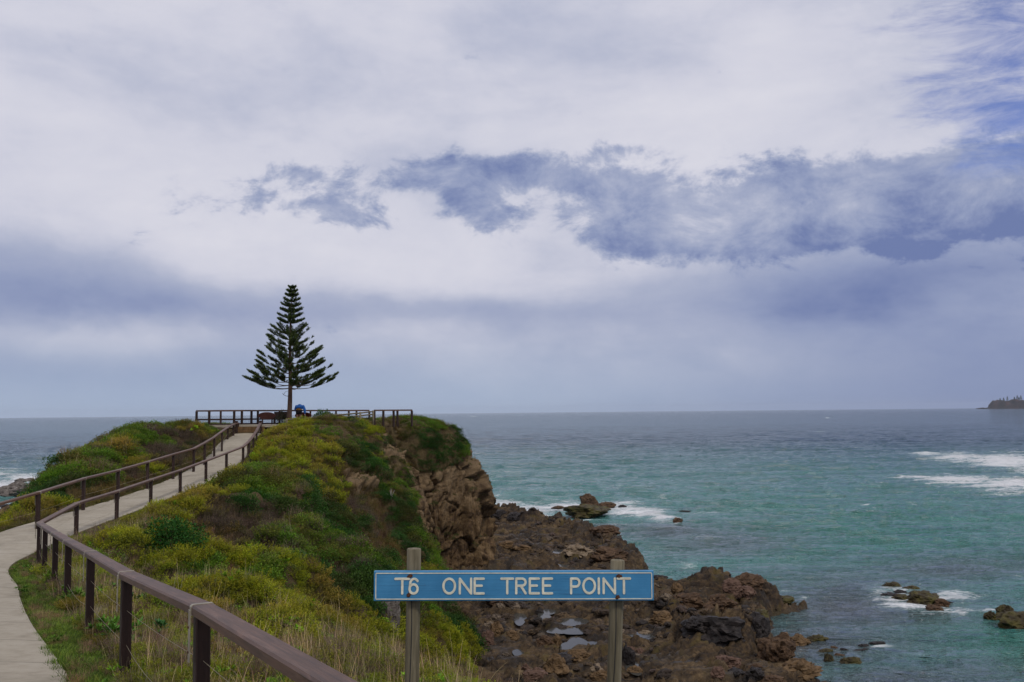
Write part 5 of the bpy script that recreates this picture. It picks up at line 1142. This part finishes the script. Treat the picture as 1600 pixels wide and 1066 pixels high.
for (a, b_, s_, lb_) in ((1088.5, 714, .72, 'dark distant surfer sitting upright in the water, the larger right hand one'), (1063, 713.5, .5, 'smaller dark distant surfer in the water left of the other')):
    g0 = G(a, b_, SEA); r0 = empty('person', (g0.x, g0.y, SEA + .1)); tag(r0, lb_, 'person', 'surfers waiting beyond the shelf')
    JJ = [(0, 0, -.05, .15), (0, .02, .25, .15), (0, .02, .48, .17), (0, .02, .60, .06), (0, .02, .72, .10), (0, .02, .82, .09), (-.2, .02, .46, .07), (-.28, .0, .2, .055), (-.25, -.2, .02, .04), (.2, .02, .46, .07), (.28, 0, .2, .055), (.25, -.2, .02, .04), (-.3, -.25, -.1, .09), (.3, -.25, -.1, .09)]
    JJ = [tuple(c * s_ for c in j) for j in JJ]
    try: skinned('body', JJ, [(0, 1), (1, 2), (2, 3), (3, 4), (4, 5), (2, 6), (6, 7), (7, 8), (2, 9), (9, 10), (10, 11), (0, 12), (0, 13)], 'black', r0, 1)
    except Exception as ex: print('SKIN FAIL', ex)
    bd = MB(); bd.tube([(0, -.9, -.06), (0, -.5, -.12), (0, .3, -.12), (0, 1.0, -.02)], .24, 10, scales=[.2, 1, 1, .15]); sb_ = bd.build('surfboard', M['boardw']); sb_.scale = (1, 1, .4); sb_.location = (g0.x, g0.y, SEA + .02); tag(sb_, 'pale surfboard under the ' + ('larger right hand surfer' if s_ > .6 else 'smaller left hand surfer'), 'surfboard')

# ---- the far headland with its pines
D_ = 7000.0
def HX(px): return P(px, 636, D_).x
hx = [(1544, 0), (1548, 4), (1551, 8), (1553, 12.5), (1562, 13.5), (1570, 12.5), (1576, 11.5), (1583, 14), (1590, 14.5), (1600, 12.5), (1640, 16), (1700, 18), (1800, 14), (1900, 8), (1960, 0)]
xs = np.linspace(1543, 1960, 260); hs = np.interp(xs, [a for a, _ in hx], [b_ for _, b_ in hx]) * D_ / F + 0
ny = 22; VV = []
for j in range(ny):
    f = j / (ny - 1); prof_ = math.sin(math.pi * min(1, f * 1.15 + .0)) ** .45 if f < .87 else max(0, math.sin(math.pi * min(1, f * 1.15))) ** .45
    yy_ = D_ + (f - .25) * 90
    xw = np.array([HX(a) for a in xs]); zz = SEA - 3 + (hs + 3) * prof_ * (1 + .10 * vnoise(np.stack([xs * .35, xs * 0 + j * .8, xs * 0], -1), 700))
    VV.append(np.stack([xw + 12 * vnoise(np.stack([xs * .2, xs * 0 + j * .5, xs * 0], -1), 705), np.full_like(xw, yy_), zz], -1))
VV = np.stack(VV).reshape(-1, 3)
m, n, b = mat('far_land', .95, .1); o_ = n.n('ShaderNodeTexCoord').outputs['Object']; f_ = n.noise(o_, .02, 6, .65)
n.link(n.ramp(f_, [(.38, (.028, .026, .024)), (.55, (.050, .036, .034)), (.72, (.12, .06, .05))]), b.inputs['Base Color']); M['farland'] = m
tag(link(bpy.data.objects.new('hills', np_mesh('hills', VV, grid_faces(ny, len(xs)), m))), 'distant dark wooded headland on the horizon at right', kind='structure')
def far_pine(px, hpx, label, seed):
    g_ = np.random.default_rng(seed); x_ = HX(px); y_ = D_ - 30; z0_ = SEA + np.interp(px, [a for a, _ in hx], [b_ for _, b_ in hx]) * D_ / F - 4; h_ = hpx * D_ / F + 4
    root = empty('pine_tree', (x_, y_, z0_)); tag(root, label, 'tree', 'pines on the distant headland')
    MB().tube([(0, 0, -6), (0, 0, h_)], .8, 6, scales=[1, .2]).build('trunk', M['bark'], root)
    C__, D__ = [], []
    for k in range(520):
        f = g_.random() ** .8; a = g_.uniform(0, 6.28); r = (1 - f) * h_ * .24 * (.5 + .5 * g_.random()) * (1 + .3 * math.sin(f * 30)); C__.append((r * math.cos(a), r * math.sin(a), f * h_)); D__.append((math.cos(a), math.sin(a), .3))
    v, f, l = leaves(np.array(C__), unit(np.array(D__)), np.tile([[0, 0, 1.]], (520, 1)), np.full(520, 3.2), np.full(520, 1.8), g_.random(520), .4)
    link(bpy.data.objects.new('crown', np_mesh('crown', v, f, M['pineleaf'], smooth=False, attrs={'lv': l})), root)
for k, (a, h_, lb_) in enumerate([(1560, 3.0, 'leftmost small pine on the distant headland'), (1565.5, 4.0, 'second pine from the left on the distant headland'), (1571.3, 6.5, 'tall pine left of the dip on the distant headland'), (1582.3, 4.5, 'pine just right of the dip on the distant headland'), (1586.8, 6.2, 'tallest broad pine on the distant headland'), (1592.5, 6.2, 'slim tall pine nearest the right edge on the distant headland'), (1589.5, 3.2, 'short pine between the two tallest on the distant headland'), (1599.5, 3.5, 'pine cut by the right edge on the distant headland')]): far_pine(a, h_, lb_, 800 + k)
for k, (a, w_, h_) in enumerate([(1536, 6, 1.4), (1530, 8, 1.0), (1541, 5, 1.2)]):
    g0 = P(a, 637, D_); rock('sea_rock', (g0.x, D_, SEA), (w_ * D_ / F, 60, (h_ + 1.5) * D_ / F * 1.2), 'rock_dark', ['dark low skerry just left of the distant headland', 'furthest left low skerry on the horizon', 'skerry touching the distant headland'][k], 850 + k, group='skerries off the distant headland', sub=3)

# ============================================================ haze: thin sea air
bx_, by0, by1, z0_, z1_ = 16000.0, -400.0, 16500.0, SEA - 2.5, 80.0
hv = [(sx2 * bx_, yy2, zz2) for zz2 in (z0_, z1_) for yy2 in (by0, by1) for sx2 in (-1, 1)]
hm_ = bpy.data.meshes.new('haze'); hm_.from_pydata(hv, [], [(0, 2, 3, 1), (4, 5, 7, 6), (0, 1, 5, 4), (2, 6, 7, 3), (0, 4, 6, 2), (1, 3, 7, 5)])
mh = bpy.data.materials.new('sea_air'); mh.use_nodes = True; mh.node_tree.nodes.clear(); nh = NT(mh.node_tree)
pvn = nh.n('ShaderNodeVolumePrincipled', i={'Color': (.80, .88, 1.0, 1), 'Density': 2.6e-5, 'Anisotropy': .2})
nh.link(pvn.outputs[0], nh.n('ShaderNodeOutputMaterial').inputs['Volume'])
hm_.materials.append(mh); ho = bpy.data.objects.new('haze', hm_); link(ho); tag(ho, 'thin bluish sea air that softens the horizon', 'haze', kind='stuff')
